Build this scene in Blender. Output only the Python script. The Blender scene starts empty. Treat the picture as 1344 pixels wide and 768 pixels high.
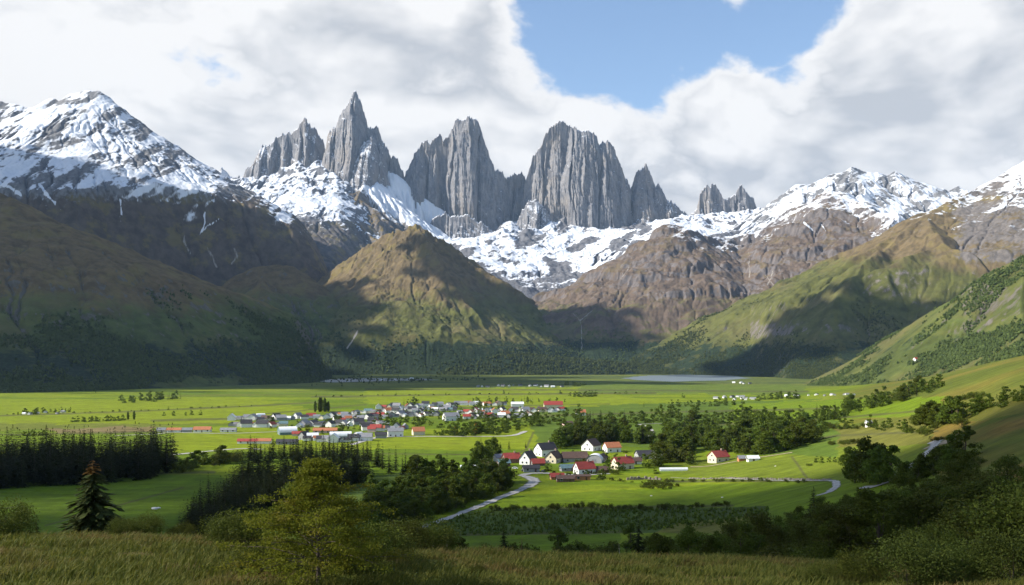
import bpy, math, random
import numpy as np
from mathutils import Vector
random.seed(7)
RNG = np.random.default_rng(11)
scene = bpy.context.scene
COL = scene.collection
F, CX, CY, CZ = 1164.0, 672.0, 470.0, 80.0      # focal length in photo pixels, principal column, horizon row, eye height
HAZE = 1.55e-5; EXPOSURE = .85

def wpt(px, py, d):
    return ((px - CX) / F * d, d, CZ + (CY - py) / F * d)

# ------------------------------------------------------------------ numpy noise
_pg = np.random.default_rng(5)
_PERM = np.concatenate([_pg.permutation(4096)] * 2).astype(np.int32)
_GA = _pg.uniform(0, 2 * math.pi, 4096); _GC = np.cos(_GA).astype(np.float32); _GS = np.sin(_GA).astype(np.float32)
def perlin(x, y, seed=0):
    x = np.asarray(x, float); y = np.asarray(y, float)
    x0 = np.floor(x); y0 = np.floor(y); fx = (x - x0).astype(np.float32); fy = (y - y0).astype(np.float32)
    ix = (x0.astype(np.int32) + seed * 131) & 4095; iy = (y0.astype(np.int32) + seed * 57) & 4095
    u = fx * fx * fx * (fx * (fx * 6 - 15) + 10); v = fy * fy * fy * (fy * (fy * 6 - 15) + 10)
    pa = _PERM[ix]; pb = _PERM[(ix + 1) & 4095]; iy1 = (iy + 1) & 4095
    def g(p, i, dx, dy):
        k = _PERM[p + i]
        return _GC[k] * (fx - dx) + _GS[k] * (fy - dy)
    a = g(pa, iy, 0, 0); b = g(pb, iy, 1, 0); c = g(pa, iy1, 0, 1); d = g(pb, iy1, 1, 1)
    ab = a + (b - a) * u
    return (1.5 * (ab + ((c + (d - c) * u) - ab) * v)).astype(float)

def fbm(x, y, seed=0, octv=5, gain=.5, lac=2.03):
    s = 0; a = 1.0; t = 0
    for i in range(octv):
        s = s + a * perlin(x, y, seed + i * 17); t += a
        x = x * lac + 13.7; y = y * lac - 7.1; a *= gain
    return s / t

def ridged(x, y, seed=0, octv=5, gain=.5, lac=2.03):
    s = 0; a = 1.0; t = 0; w = 1.0
    for i in range(octv):
        n = (1 - np.abs(perlin(x, y, seed + i * 17))) ** 2
        s = s + a * n * w; t += a; w = np.clip(n * 1.4, 0, 1)
        x = x * lac + 5.3; y = y * lac + 9.2; a *= gain
    return s / t

def sstep(a, b, x):
    t = np.clip((x - a) / (b - a), 0, 1)
    return t * t * (3 - 2 * t)

# ------------------------------------------------------------------ meshes
def mesh_np(name, V, faces, mat=None, smooth=True, attrs=None, mi=None):
    """faces: (n,3) or (n,4) int array, or a list of such arrays"""
    me = bpy.data.meshes.new(name)
    fl = faces if isinstance(faces, list) else [faces]
    fl = [np.asarray(f, np.int32) for f in fl if len(f)]
    nv = len(V); nf = sum(len(f) for f in fl); nl = sum(f.size for f in fl)
    me.vertices.add(nv); me.vertices.foreach_set('co', np.asarray(V, np.float32).ravel())
    me.loops.add(nl); me.loops.foreach_set('vertex_index', np.concatenate([f.ravel() for f in fl]))
    me.polygons.add(nf)
    tot = np.concatenate([np.full(len(f), f.shape[1], np.int32) for f in fl])
    st = np.concatenate([[0], np.cumsum(tot)[:-1]]).astype(np.int32)
    me.polygons.foreach_set('loop_start', st)
    try: me.polygons.foreach_set('loop_total', tot)
    except Exception: pass
    me.polygons.foreach_set('use_smooth', np.full(nf, smooth, bool))
    if mat is not None:
        for m in (mat if isinstance(mat, (list, tuple)) else [mat]): me.materials.append(m)
    if mi is not None: me.polygons.foreach_set('material_index', np.asarray(mi, np.int32))
    for k, a in (attrs or {}).items():
        a = np.asarray(a, np.float32)
        if a.ndim == 1:
            at = me.attributes.new(k, 'FLOAT', 'POINT'); at.data.foreach_set('value', a)
        else:
            at = me.attributes.new(k, 'FLOAT_COLOR', 'POINT')
            if a.shape[1] == 3: a = np.concatenate([a, np.ones((len(a), 1), np.float32)], 1)
            at.data.foreach_set('color', a.ravel())
    me.update(calc_edges=True)
    me.validate()
    return me

def grid_faces(nr, nc, wrap=False):
    r = np.arange(nr - 1)[:, None]; c = np.arange(nc if wrap else nc - 1)[None, :]
    c2 = (c + 1) % nc
    a = r * nc + c; b = r * nc + c2; d = (r + 1) * nc + c; e = (r + 1) * nc + c2
    return np.stack([a, b, e, d], -1).reshape(-1, 4)

def link(name, me, parent=None):
    o = bpy.data.objects.new(name, me); COL.objects.link(o)
    if parent is not None: o.parent = parent
    return o

def tag(o, label=None, cat=None, group=None, kind=None):
    if label: o['label'] = label
    if cat: o['category'] = cat
    if group: o['group'] = group
    if kind: o['kind'] = kind
    return o

def empty(name, loc=(0, 0, 0), rz=0.0):
    o = bpy.data.objects.new(name, None); COL.objects.link(o)
    o.location = loc; o.rotation_euler = (0, 0, rz); o.empty_display_size = .3
    return o

def copy_tree(o, parent=None):
    c = o.copy(); COL.objects.link(c)
    if parent is not None: c.parent = parent
    for ch in o.children: copy_tree(ch, c)
    return c

class MB:
    """collects simple shapes into one mesh"""
    def __init__(s): s.v = []; s.f = []; s.mi = []
    def add(s, vs, fs, m=0):
        b = len(s.v); s.v += [tuple(p) for p in vs]; s.f += [tuple(i + b for i in f) for f in fs]; s.mi += [m] * len(fs)
    def box(s, x0, x1, y0, y1, z0, z1, m=0):
        s.add([(x0, y0, z0), (x1, y0, z0), (x1, y1, z0), (x0, y1, z0), (x0, y0, z1), (x1, y0, z1), (x1, y1, z1), (x0, y1, z1)],
              [(3, 2, 1, 0), (4, 5, 6, 7), (0, 1, 5, 4), (1, 2, 6, 5), (2, 3, 7, 6), (3, 0, 4, 7)], m)
    def tube(s, pts, rads, n=6, m=0):
        pts = [Vector(p) for p in pts]; rings = []
        for i, p in enumerate(pts):
            t = (pts[min(i + 1, len(pts) - 1)] - pts[max(i - 1, 0)])
            t = t.normalized() if t.length > 1e-6 else Vector((0, 0, 1))
            u = t.cross(Vector((.31, .95, .07))).normalized(); w = t.cross(u)
            rings.append([p + (u * math.cos(2 * math.pi * k / n) + w * math.sin(2 * math.pi * k / n)) * rads[i] for k in range(n)])
        vs = [q for r in rings for q in r]; fs = []
        for i in range(len(pts) - 1):
            for k in range(n):
                fs.append((i * n + k, i * n + (k + 1) % n, (i + 1) * n + (k + 1) % n, (i + 1) * n + k))
        fs.append(tuple(range((len(pts) - 1) * n, len(pts) * n)))
        s.add(vs, fs, m)
    def build(s, name, mat, parent=None, smooth=False):
        me = bpy.data.meshes.new(name); me.from_pydata(s.v, [], s.f)
        for m in (mat if isinstance(mat, (list, tuple)) else [mat]): me.materials.append(m)
        me.polygons.foreach_set('material_index', s.mi)
        me.polygons.foreach_set('use_smooth', [smooth] * len(s.f)); me.update()
        return link(name, me, parent)

# ------------------------------------------------------------------ node helpers
class NT:
    def __init__(s, nt): s.nt = nt
    def n(s, t, _p=None, **kw):
        nd = s.nt.nodes.new('ShaderNode' + t)
        for k, v in (_p or {}).items(): setattr(nd, k, v)
        for k, v in kw.items():
            k2 = k.replace('_', ' ')
            i = nd.inputs[int(k[1:])] if k[0] == 'i' and k[1:].isdigit() else nd.inputs[k2]
            s.set(i, v)
        return nd
    def set(s, i, v):
        if isinstance(v, bpy.types.NodeSocket): s.nt.links.new(v, i)
        else: i.default_value = v
    def m(s, op, a, b=0.0, c=0.0, clamp=False):
        nd = s.nt.nodes.new('ShaderNodeMath'); nd.operation = op; nd.use_clamp = clamp
        s.set(nd.inputs[0], a); s.set(nd.inputs[1], b); s.set(nd.inputs[2], c)
        return nd.outputs[0]
    def mix(s, f, a, b, blend='MIX'):
        nd = s.nt.nodes.new('ShaderNodeMix'); nd.data_type = 'RGBA'; nd.blend_type = blend
        s.set(nd.inputs[0], f); s.set(nd.inputs[6], c4(a)); s.set(nd.inputs[7], c4(b))
        return nd.outputs[2]
    def ss(s, x, a, b):
        nd = s.nt.nodes.new('ShaderNodeMapRange'); nd.interpolation_type = 'SMOOTHSTEP'
        s.set(nd.inputs[0], x); s.set(nd.inputs[1], a); s.set(nd.inputs[2], b)
        return nd.outputs[0]
    def noise(s, vec, scale, detail=4, rough=.55, dist=0.0):
        nd = s.n('TexNoise', Scale=scale, Detail=detail, Roughness=rough, Distortion=dist)
        if vec is not None: s.nt.links.new(vec, nd.inputs['Vector'])
        return nd.outputs['Fac']
    def attr(s, name, out='Fac'):
        nd = s.nt.nodes.new('ShaderNodeAttribute'); nd.attribute_name = name
        return nd.outputs[out]

def c4(v):
    if isinstance(v, tuple) and len(v) == 3: return (*v, 1.0)
    return v

def new_mat(name):
    m = bpy.data.materials.new(name); m.use_nodes = True
    t = NT(m.node_tree); b = m.node_tree.nodes['Principled BSDF']
    b.inputs['Specular IOR Level'].default_value = .2
    return m, t, b

def simple_mat(name, col, rough=.8, var=.12, scale=2.0, spec=.3, bump=0):
    """a surface colour with procedural wear"""
    m, t, b = new_mat(name)
    tc = t.n('TexCoord').outputs['Object']
    n1 = t.noise(tc, scale, 5, .65)
    n2 = t.noise(tc, scale * 7, 3, .6)
    f = t.m('ADD', t.m('MULTIPLY', n1, .7), t.m('MULTIPLY', n2, .3))
    f = t.ss(f, .3, .7)
    lo = tuple(max(0, c * (1 - var)) for c in col); hi = tuple(min(1, c * (1 + var)) for c in col)
    t.set(b.inputs['Base Color'], t.mix(f, lo, hi))
    b.inputs['Roughness'].default_value = rough; b.inputs['Specular IOR Level'].default_value = spec
    return m
# ------------------------------------------------------------------ mountains
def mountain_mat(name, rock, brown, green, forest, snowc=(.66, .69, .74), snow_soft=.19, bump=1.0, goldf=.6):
    m, t, b = new_mat(name)
    pos = t.n('NewGeometry').outputs['Position']
    nf = t.noise(pos, 1 / 55., 6, .62)
    nm = t.noise(pos, 1 / 260., 5, .6)
    mp = t.n('Mapping', Scale=(1, 1, .22)); t.set(mp.inputs['Vector'], pos)
    nv = t.noise(mp.outputs[0], 1 / 22., 5, .65)                       # vertical grain of the crags
    fine = t.noise(pos, 1 / 9., 4, .7)
    veg = t.m('ADD', t.attr('veg'), t.m('MULTIPLY', t.m('SUBTRACT', nf, .5), .55))
    veg = t.m('ADD', veg, t.m('MULTIPLY', t.m('SUBTRACT', nm, .5), .9))
    rockc = t.mix(t.ss(nv, .25, .75), tuple(c * .62 for c in rock), tuple(min(1, c * 1.35) for c in rock))
    brownc = t.mix(t.ss(nf, .3, .7), tuple(c * .72 for c in brown), tuple(c * 1.35 for c in brown))
    greenc = t.mix(t.ss(nf, .3, .72), tuple(c * .62 for c in green), tuple(c * 1.3 for c in green))
    greenc = t.mix(t.ss(nm, .45, .75), greenc, tuple((g * .5 + w * .7) for g, w in zip(green, brown)))
    forc = t.mix(t.ss(fine, .3, .7), tuple(c * .5 for c in forest), tuple(c * 1.5 for c in forest))
    crag = t.m('ADD', t.attr('crag'), t.m('MULTIPLY', t.m('SUBTRACT', nv, .5), 1.2))
    gold = t.ss(t.noise(pos, 1 / 120., 6, .66), .5, .62)
    brownc = t.mix(t.m('MULTIPLY', gold, goldf), brownc, (.17, .135, .045)); greenc = t.mix(t.m('MULTIPLY', gold, .45), greenc, (.12, .125, .03))
    c = t.mix(t.ss(veg, .30, .62), brownc, greenc)
    c = t.mix(t.ss(crag, .35, .65), c, rockc)
    fo = t.m('ADD', t.attr('forest'), t.m('MULTIPLY', t.m('SUBTRACT', nf, .5), 1.1))
    c = t.mix(t.ss(fo, .42, .58), c, forc)
    sc = t.m('ADD', t.attr('scree'), t.m('MULTIPLY', t.m('SUBTRACT', fine, .5), .5))
    c = t.mix(t.ss(sc, .4, .75), c, (.29, .265, .24))
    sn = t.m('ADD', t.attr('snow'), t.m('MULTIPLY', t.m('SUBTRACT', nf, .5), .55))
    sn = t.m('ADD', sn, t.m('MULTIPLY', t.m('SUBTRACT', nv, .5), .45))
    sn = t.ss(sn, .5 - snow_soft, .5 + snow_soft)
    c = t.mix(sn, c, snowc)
    t.set(b.inputs['Base Color'], c)
    b.inputs['Roughness'].default_value = .9
    b.inputs['Specular IOR Level'].default_value = .12
    hgt = t.m('ADD', t.m('MULTIPLY', nf, 7.0), t.m('MULTIPLY', fine, 2.5))
    hgt = t.m('ADD', hgt, t.m('MULTIPLY', nv, 5.0))
    bp = t.n('Bump', Strength=.55 * bump, Distance=1.0); t.set(bp.inputs['Height'], hgt)
    t.set(b.inputs['Normal'], bp.outputs[0])
    return m

def seg_arr(lines):
    A = []; B = []
    for l in lines:
        for a, b in zip(l[:-1], l[1:]): A.append(a); B.append(b)
    return np.array(A, float), np.array(B, float)

def tent(X, Y, A, B, prof, tile=48):
    """largest of (ridge height - drop(distance to the ridge)) over all ridge segments, tile by tile"""
    nr, nc = X.shape; Z = np.full(X.shape, -1e4)
    ab = B - A; L2 = (ab[:, 0] ** 2 + ab[:, 1] ** 2) + 1e-9
    for r in range(0, nr, tile):
        for c in range(0, nc, tile):
            x = X[r:r + tile, c:c + tile]; y = Y[r:r + tile, c:c + tile]
            cx = (x.min() + x.max()) / 2; cy = (y.min() + y.max()) / 2
            rad = math.hypot(x.max() - x.min(), y.max() - y.min()) / 2
            tt = np.clip(((cx - A[:, 0]) * ab[:, 0] + (cy - A[:, 1]) * ab[:, 1]) / L2, 0, 1)
            dc = np.hypot(A[:, 0] + ab[:, 0] * tt - cx, A[:, 1] + ab[:, 1] * tt - cy)
            up = np.maximum(A[:, 2], B[:, 2]) - prof(np.maximum(dc - rad, 0))
            lo = (np.minimum(A[:, 2], B[:, 2]) - prof(dc + rad)).max()
            out = np.full(x.shape, -1e4)
            for k in np.nonzero(up >= lo)[0]:
                t = np.clip(((x - A[k, 0]) * ab[k, 0] + (y - A[k, 1]) * ab[k, 1]) / L2[k], 0, 1)
                d = np.hypot(A[k, 0] + ab[k, 0] * t - x, A[k, 1] + ab[k, 1] * t - y)
                np.maximum(out, A[k, 2] + (B[k, 2] - A[k, 2]) * t - prof(d), out=out)
            Z[r:r + tile, c:c + tile] = out
    return Z

def spurs_from(lines, rng, step, slope, zmin=0, keep=.8, length=99999, ang=(60, 115), seglen=130, drop0=6, sides=(-1, 1), curl=12):
    out = []
    for l in lines:
        l = [Vector(p) for p in l]; acc = rng.uniform(0, step)
        for a, b in zip(l[:-1], l[1:]):
            d2 = Vector((b.x - a.x, b.y - a.y, 0)); L = d2.length
            if L < 1: continue
            hd = math.atan2(d2.y, d2.x)
            while acc < L:
                p = a.lerp(b, acc / L)
                for s in sides:
                    if rng.random() > keep: continue
                    h = hd + s * math.radians(rng.uniform(*ang)); q = Vector((p.x, p.y, p.z - drop0)); pts = [tuple(q)]
                    sl = slope * rng.uniform(.75, 1.2); n = 0
                    lim = length * rng.uniform(.5, 1.3)
                    while q.z > zmin and n * seglen < lim and n < 40:
                        h += math.radians(rng.normal(0, curl))
                        st = seglen * rng.uniform(.7, 1.3)
                        q = Vector((q.x + math.cos(h) * st, q.y + math.sin(h) * st, q.z - sl * st * (1 + .5 * math.sin(n * 1.7 + p.x)) ))
                        pts.append(tuple(q)); n += 1
                    if len(pts) > 1: out.append(pts)
                acc += step * rng.uniform(.6, 1.5)
            acc -= L
    return out

def erode(X, Y, Z, it=14, K=.055, m=.5, base=0.0, talus=1.15):
    """stream-power erosion with flow accumulation; returns the eroded height and log10 of the drained area"""
    nr, nc = Z.shape; N = nr * nc
    z = Z.copy()
    dx = np.abs(np.gradient(X, axis=1)); dy = np.abs(np.gradient(Y, axis=0)); area = (dx * dy).ravel()
    idx = np.arange(N).reshape(nr, nc)
    offs = [(-1, 0), (1, 0), (0, -1), (0, 1), (-1, -1), (-1, 1), (1, -1), (1, 1)]
    def sh(a, o, fill):
        r = np.full(a.shape, fill, a.dtype); i, j = o
        r[max(-i, 0):nr - max(i, 0), max(-j, 0):nc - max(j, 0)] = a[max(i, 0):nr - max(-i, 0), max(j, 0):nc - max(-j, 0)]
        return r
    dist = [np.hypot(sh(X, o, 0) - X, sh(Y, o, 0) - Y) + 1e-6 for o in offs]
    nb = [sh(idx, o, -1) for o in offs]
    hard = np.clip(1 + 2.2 * fbm(X / 420, Y / 420, 313, 3), .15, 2.4)
    A = None
    for k in range(it):
        best = np.zeros(z.shape); rec = idx.copy(); rd = np.ones(z.shape)
        for o, dd, n_ in zip(offs, dist, nb):
            sl = (z - sh(z, o, 1e9)) / dd
            b = (sl > best) & (n_ >= 0)
            best[b] = sl[b]; rec[b] = n_[b]; rd[b] = dd[b]
        order = np.argsort(-z.ravel()); R = rec.ravel().tolist(); A = area.tolist()
        ol = order.tolist()
        for i in ol:
            r = R[i]
            if r != i: A[r] += A[i]
        Fk = (K * hard.ravel() * np.power(np.array(A), m) / rd.ravel()).tolist(); zl = z.ravel().tolist()
        for i in reversed(ol):
            r = R[i]
            if r != i and zl[i] > base:
                f = Fk[i]; zr_ = zl[r]
                if zl[i] > zr_: zl[i] = (zl[i] + f * zr_) / (1 + f)
        z = np.array(zl).reshape(nr, nc)
        # loose slopes slide a little
        av = (sh(z, (1, 0), 0) + sh(z, (-1, 0), 0) + sh(z, (0, 1), 0) + sh(z, (0, -1), 0)) / 4
        av[0] = z[0]; av[-1] = z[-1]; av[:, 0] = z[:, 0]; av[:, -1] = z[:, -1]
        z = z + .06 * np.clip(av - z, -20, 20)
    return z, np.log10(np.array(A).reshape(nr, nc))

def upsample(a, nr, nc):
    r = np.linspace(0, a.shape[0] - 1, nr); c = np.linspace(0, a.shape[1] - 1, nc)
    i = np.clip(r.astype(int), 0, a.shape[0] - 2); j = np.clip(c.astype(int), 0, a.shape[1] - 2)
    u = (r - i)[:, None]; v = (c - j)[None, :]
    return (a[i][:, j] * (1 - v) + a[i][:, j + 1] * v) * (1 - u) + (a[i + 1][:, j] * (1 - v) + a[i + 1][:, j + 1] * v) * u

def massif(name, ridges, pxr, dr, npx, nd, mat, s1=.62, s2=.75, L=900, step=330, sub=170, warp=45, rough=1.0, seed=1,
           spur_s=.45, masks=None, label=None, extra=None, sub_s=.6, zfloor=-30, spur_keep=.8, foot=None, footw=700, ero=14, K=.055, cv=.62, side=70):
    rng = np.random.default_rng(seed)
    main = [[wpt(*p) for p in r] for r in ridges]
    sp = spurs_from(main, rng, step, spur_s, keep=spur_keep)
    ss = spurs_from(sp, rng, sub, sub_s, keep=.75, length=420, ang=(35, 75), seglen=80, drop0=4)
    px = np.linspace(pxr[0], pxr[1], npx); d = np.linspace(dr[0], dr[1], nd)
    D, P = np.meshgrid(d, px, indexing='ij')
    X = (P - CX) / F * D; Y = D
    wx = warp * fbm(X / 300, Y / 300, seed * 7 + 1, 5); wy = warp * fbm(X / 300, Y / 300, seed * 7 + 91, 5)
    p1 = lambda q: s1 * (cv * q + (1 - cv) * L * (1 - np.exp(-q / L)))
    p2 = lambda q: s2 * (cv * q + (1 - cv) * L * (1 - np.exp(-q / L)))
    A, B = seg_arr(main)
    Z = tent(X + wx * .25, Y + wy * .6, A, B, p1)
    A2, B2 = seg_arr(sp + ss)
    Zs = tent(X + wx * 1.3, Y + wy * 1.3, A2, B2, p2) if len(A2) else Z
    k = 14.0
    hh = np.clip(.5 + .5 * (Z - Zs) / k, 0, 1)
    Z = Z * hh + Zs * (1 - hh) + k * hh * (1 - hh)                        # smooth union
    rel = np.clip(np.maximum(Z, 0) / 250, .15, 1)
    Z = Z + rough * rel * (30 * (ridged(X / 260 + wx / 150, Y / 260, seed + 3, 4, .5) - .45) + 7 * fbm(X / 60, Y / 60, seed + 5, 4))
    Zl = Z[::2, ::2]; Ze, Al = erode(X[::2, ::2], Y[::2, ::2], Zl, ero, K)
    dz = upsample(Ze - Zl, nd, npx); A = upsample(Al, nd, npx)
    Z = Z + dz
    Z = Z + rough * rel * (2.2 * fbm(X / 16, Y / 16, seed + 9, 3) + 5 * (ridged(X / 70, Y / 70, seed + 13, 4) - .45))
    if extra is not None: Z = extra(X, Y, Z, P, D)
    fd = np.interp(P, [p[0] for p in foot], [p[1] for p in foot]) if foot else dr[0] + 0 * P
    g = np.clip((D - fd) / footw, 0, 1)
    if pxr[0] > -100: g = g * sstep(pxr[0], pxr[0] + side, P)
    if pxr[1] < 1400: g = g * sstep(pxr[1], pxr[1] - side, P)
    Z = np.where(Z > 0, Z * g * (2 - g) * (.35 + .65 * g), Z) - 25 * (1 - g)
    Z = np.maximum(Z, zfloor)
    V = np.stack([X, Y, Z], -1).reshape(-1, 3)
    dzr = np.gradient(Z, axis=0) / np.gradient(Y, axis=0); dzc = np.gradient(Z, axis=1) / np.gradient(X, axis=1)
    slope = np.hypot(dzr, dzc)
    # concavity: gullies hold snow and scree
    Zb = Z.copy()
    for _ in range(6):
        Zb = (Zb + np.roll(Zb, 1, 0) + np.roll(Zb, -1, 0) + np.roll(Zb, 1, 1) + np.roll(Zb, -1, 1)) / 5
    cav = np.clip((Zb - Z) / 6, -1, 1)
    at = {'snow': np.zeros(Z.size), 'veg': np.zeros(Z.size), 'crag': np.zeros(Z.size), 'forest': np.zeros(Z.size), 'scree': np.zeros(Z.size)}
    PY = CY - (Z - CZ) * F / D
    for kk, fn in (masks or {}).items(): at[kk] = np.broadcast_to(fn(X, Y, Z, P, PY, slope, np.maximum(cav * .6, sstep(3.4, 5.0, A))), Z.shape).ravel()
    me = mesh_np(name, V, grid_faces(nd, npx), mat, True, at)
    o = link(name, me); tag(o, label, name.replace('_', ' '), None, 'structure')
    GR[seed] = (px, d, Z, at['forest'].reshape(Z.shape))
    return o
GR = {}
def streaks(P, PY, lines, w=1.3):
    """1 on narrow chutes that run down the slope along the given photo lines, 0 away from them"""
    m = np.zeros(P.shape); jx = 2.2 * fbm(P / 9, PY / 9, 5, 3)
    for l in lines:
        for (x1, y1), (x2, y2) in zip(l[:-1], l[1:]):
            dx, dy = x2 - x1, y2 - y1; t = np.clip(((P + jx - x1) * dx + (PY - y1) * dy) / (dx * dx + dy * dy), 0, 1)
            m = np.maximum(m, 1 - np.hypot(P + jx - x1 - dx * t, PY - y1 - dy * t) / (w * (1 + .8 * t)))
    return np.clip(m, 0, 1)
M1_CH = [[(52, 242), (64, 257), (72, 269), (82, 277)], [(59, 254), (69, 264), (90, 272)], [(57, 262), (62, 275), (74, 290)], [(157, 284), (162, 304), (171, 329)], [(269, 279), (268, 294), (261, 311), (272, 325)], [(288, 287), (273, 296), (264, 306)],
         [(340, 304), (345, 314)], [(352, 308), (345, 314)], [(200, 312), (208, 310), (214, 316)], [(186, 322), (184, 328)], [(0, 241), (16, 247), (28, 257)], [(158, 262), (160, 282)], [(126, 292), (131, 299)]]
M1_SC = [[(272, 325), (278, 335), (284, 350)], [(308, 326), (311, 338), (304, 346)], [(242, 309), (241, 318), (250, 332)]]
M10_SC = [[(752, 411), (762, 421), (763, 437), (764, 459)], [(778, 407), (768, 415), (762, 421)], [(983, 331), (984, 364)], [(1026, 351), (1031, 374)], [(1004, 361), (1015, 374)], [(826, 350), (815, 366)], [(1015, 355), (1008, 374)]]
M10_CH = [[(1055, 292), (1070, 305), (1085, 317)], [(1091, 337), (1098, 347)], [(1078, 294), (1086, 308)], [(1112, 322), (1124, 331)], [(1000, 296), (992, 310)]]

ROCK = (.15, .15, .155); BROWN = (.118, .088, .046); OLIVE = (.082, .086, .024); GREEN = (.066, .084, .02); FOREST = (.018, .03, .013)
M_SNOW = mountain_mat('snow_mountain_surface', ROCK, (.085, .068, .055), (.07, .055, .04), FOREST)
M_BROWN = mountain_mat('brown_mountain_surface', (.13, .115, .105), BROWN, OLIVE, FOREST)
M_PURPLE = mountain_mat('purple_brown_mountain_surface', (.12, .105, .1), (.108, .08, .06), (.092, .085, .034), FOREST, goldf=.3)
M_HILL = mountain_mat('hill_surface', (.1, .09, .075), (.12, .085, .04), GREEN, FOREST, bump=1.2)
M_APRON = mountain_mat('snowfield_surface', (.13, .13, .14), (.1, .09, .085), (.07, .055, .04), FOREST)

def lerp_py(pts):
    xs = [p[0] for p in pts]; ys = [p[1] for p in pts]
    return lambda P: np.interp(P, xs, ys)

# snowy mountain on the left
def strata(X, Y, Z, a, l1, seed):
    q = Z - a * X
    return fbm(q / l1, (X + Z * .3) / (l1 * 5), seed, 4)
def slant(P, PY, a, l, seed):
    w = 6 * fbm(P / 40, PY / 40, seed + 2, 3)
    return fbm((PY + a * P + w) / l, (P - a * PY + 2 * w) / (l * 3.2), seed, 5, .6)
m1_line = lerp_py([(-300, 200), (0, 238), (120, 243), (190, 262), (250, 275), (320, 255), (400, 300)])
massif('mountain',
    [[(-320, 120, 6900), (-120, 112, 6700), (0, 131, 6500), (30, 139, 6450), (45, 143, 6420), (55, 135, 6400), (68, 129, 6380), (78, 134, 6350), (95, 122, 6300),
      (118, 119, 6250), (131, 120, 6240), (140, 137, 6220), (150, 153, 6200), (158, 166, 6180), (170, 175, 6160), (190, 195, 6130), (205, 207, 6100), (222, 225, 6060), (238, 245, 6000),
      (262, 266, 5900), (290, 287, 5800), (320, 305, 5700), (345, 328, 5600), (375, 355, 5500), (405, 385, 5400), (430, 410, 5300)],
     [(118, 119, 6250), (95, 165, 5950), (40, 205, 5650), (-20, 240, 5350)],
     [(158, 166, 6180), (185, 225, 5800), (215, 270, 5450), (250, 330, 5000)],
     [(0, 131, 6500), (-40, 190, 6000), (-120, 250, 5400)]],
    (-330, 520), (4100, 7100), 800, 400, M_SNOW, side=140, foot=[(-330, 4100), (100, 4250), (220, 4700), (345, 5000), (440, 5050)], footw=550, s1=.8, s2=.9, L=800, step=300, sub=150, seed=3, K=.026, ero=8, spur_s=.6, rough=1.0,
    label='snow capped grey mountain with a sharp crooked summit',
    masks={'snow': lambda X, Y, Z, P, PY, s, c: .5 + np.minimum((m1_line(P) - PY) / 42 * .55, .16) + np.clip(.85 - s, -.6, .3) * .7 + c * .2
                 + 1.5 * slant(P, PY, .5, 24, 5) + .8 * slant(P, PY, .45, 8, 8)
                 - 1.6 * sstep(8, 60, PY - m1_line(P)) + 1.9 * streaks(P, PY, M1_CH) + .35 * sstep(.5, .9, c) * sstep(60, 20, PY - m1_line(P)),
           'crag': lambda X, Y, Z, P, PY, s, c: sstep(290, 230, PY) * .9,
           'scree': lambda X, Y, Z, P, PY, s, c: streaks(P, PY, M1_SC, 2.5) * .8 + sstep(.7, 1., c) * .35,
           'veg': lambda X, Y, Z, P, PY, s, c: (PY - 330) / 120})

# snow peak, brown mountain and hills right of the valley
massif('mountain',
    [[(900, 318, 8500), (930, 308, 8400), (985, 285, 8250), (1030, 262, 8050), (1048, 240, 8000), (1065, 241, 8000), (1078, 233, 8000), (1090, 228, 8000), (1105, 224, 8000), (1118, 219, 8000), (1135, 225, 8000), (1150, 226, 8000),
      (1163, 229, 8000), (1175, 223, 8000), (1188, 229, 8050), (1200, 237, 8100), (1212, 237, 8150), (1220, 243, 8200), (1232, 247, 8250), (1245, 250, 8300), (1258, 243, 8300), (1264, 252, 8300), (1275, 262, 8350), (1300, 268, 8400), (1420, 270, 8500)],
     [(1118, 219, 8000), (1100, 250, 7600), (1060, 285, 7100)], [(1175, 223, 8000), (1190, 262, 7600), (1230, 290, 7200)]],
    (800, 1430), (6300, 8700), 620, 330, M_SNOW, s1=.75, s2=.85, L=700, step=260, sub=150, seed=5, K=0.045, ero=12, spur_s=.55, rough=1.1,
    label='broad white snow peak behind the brown mountain',
    masks={'snow': lambda X, Y, Z, P, PY, s, c: .56 + np.clip(.75 - s, -.8, .3) * .8 + c * .25 + 1.1 * slant(P, PY, .5, 16, 15) + .5 * slant(P, PY, -.3, 6, 16) + np.clip((330 - PY) / 60, -1, .2),
           'crag': lambda X, Y, Z, P, PY, s, c: 0 * Z + 1})

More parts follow.
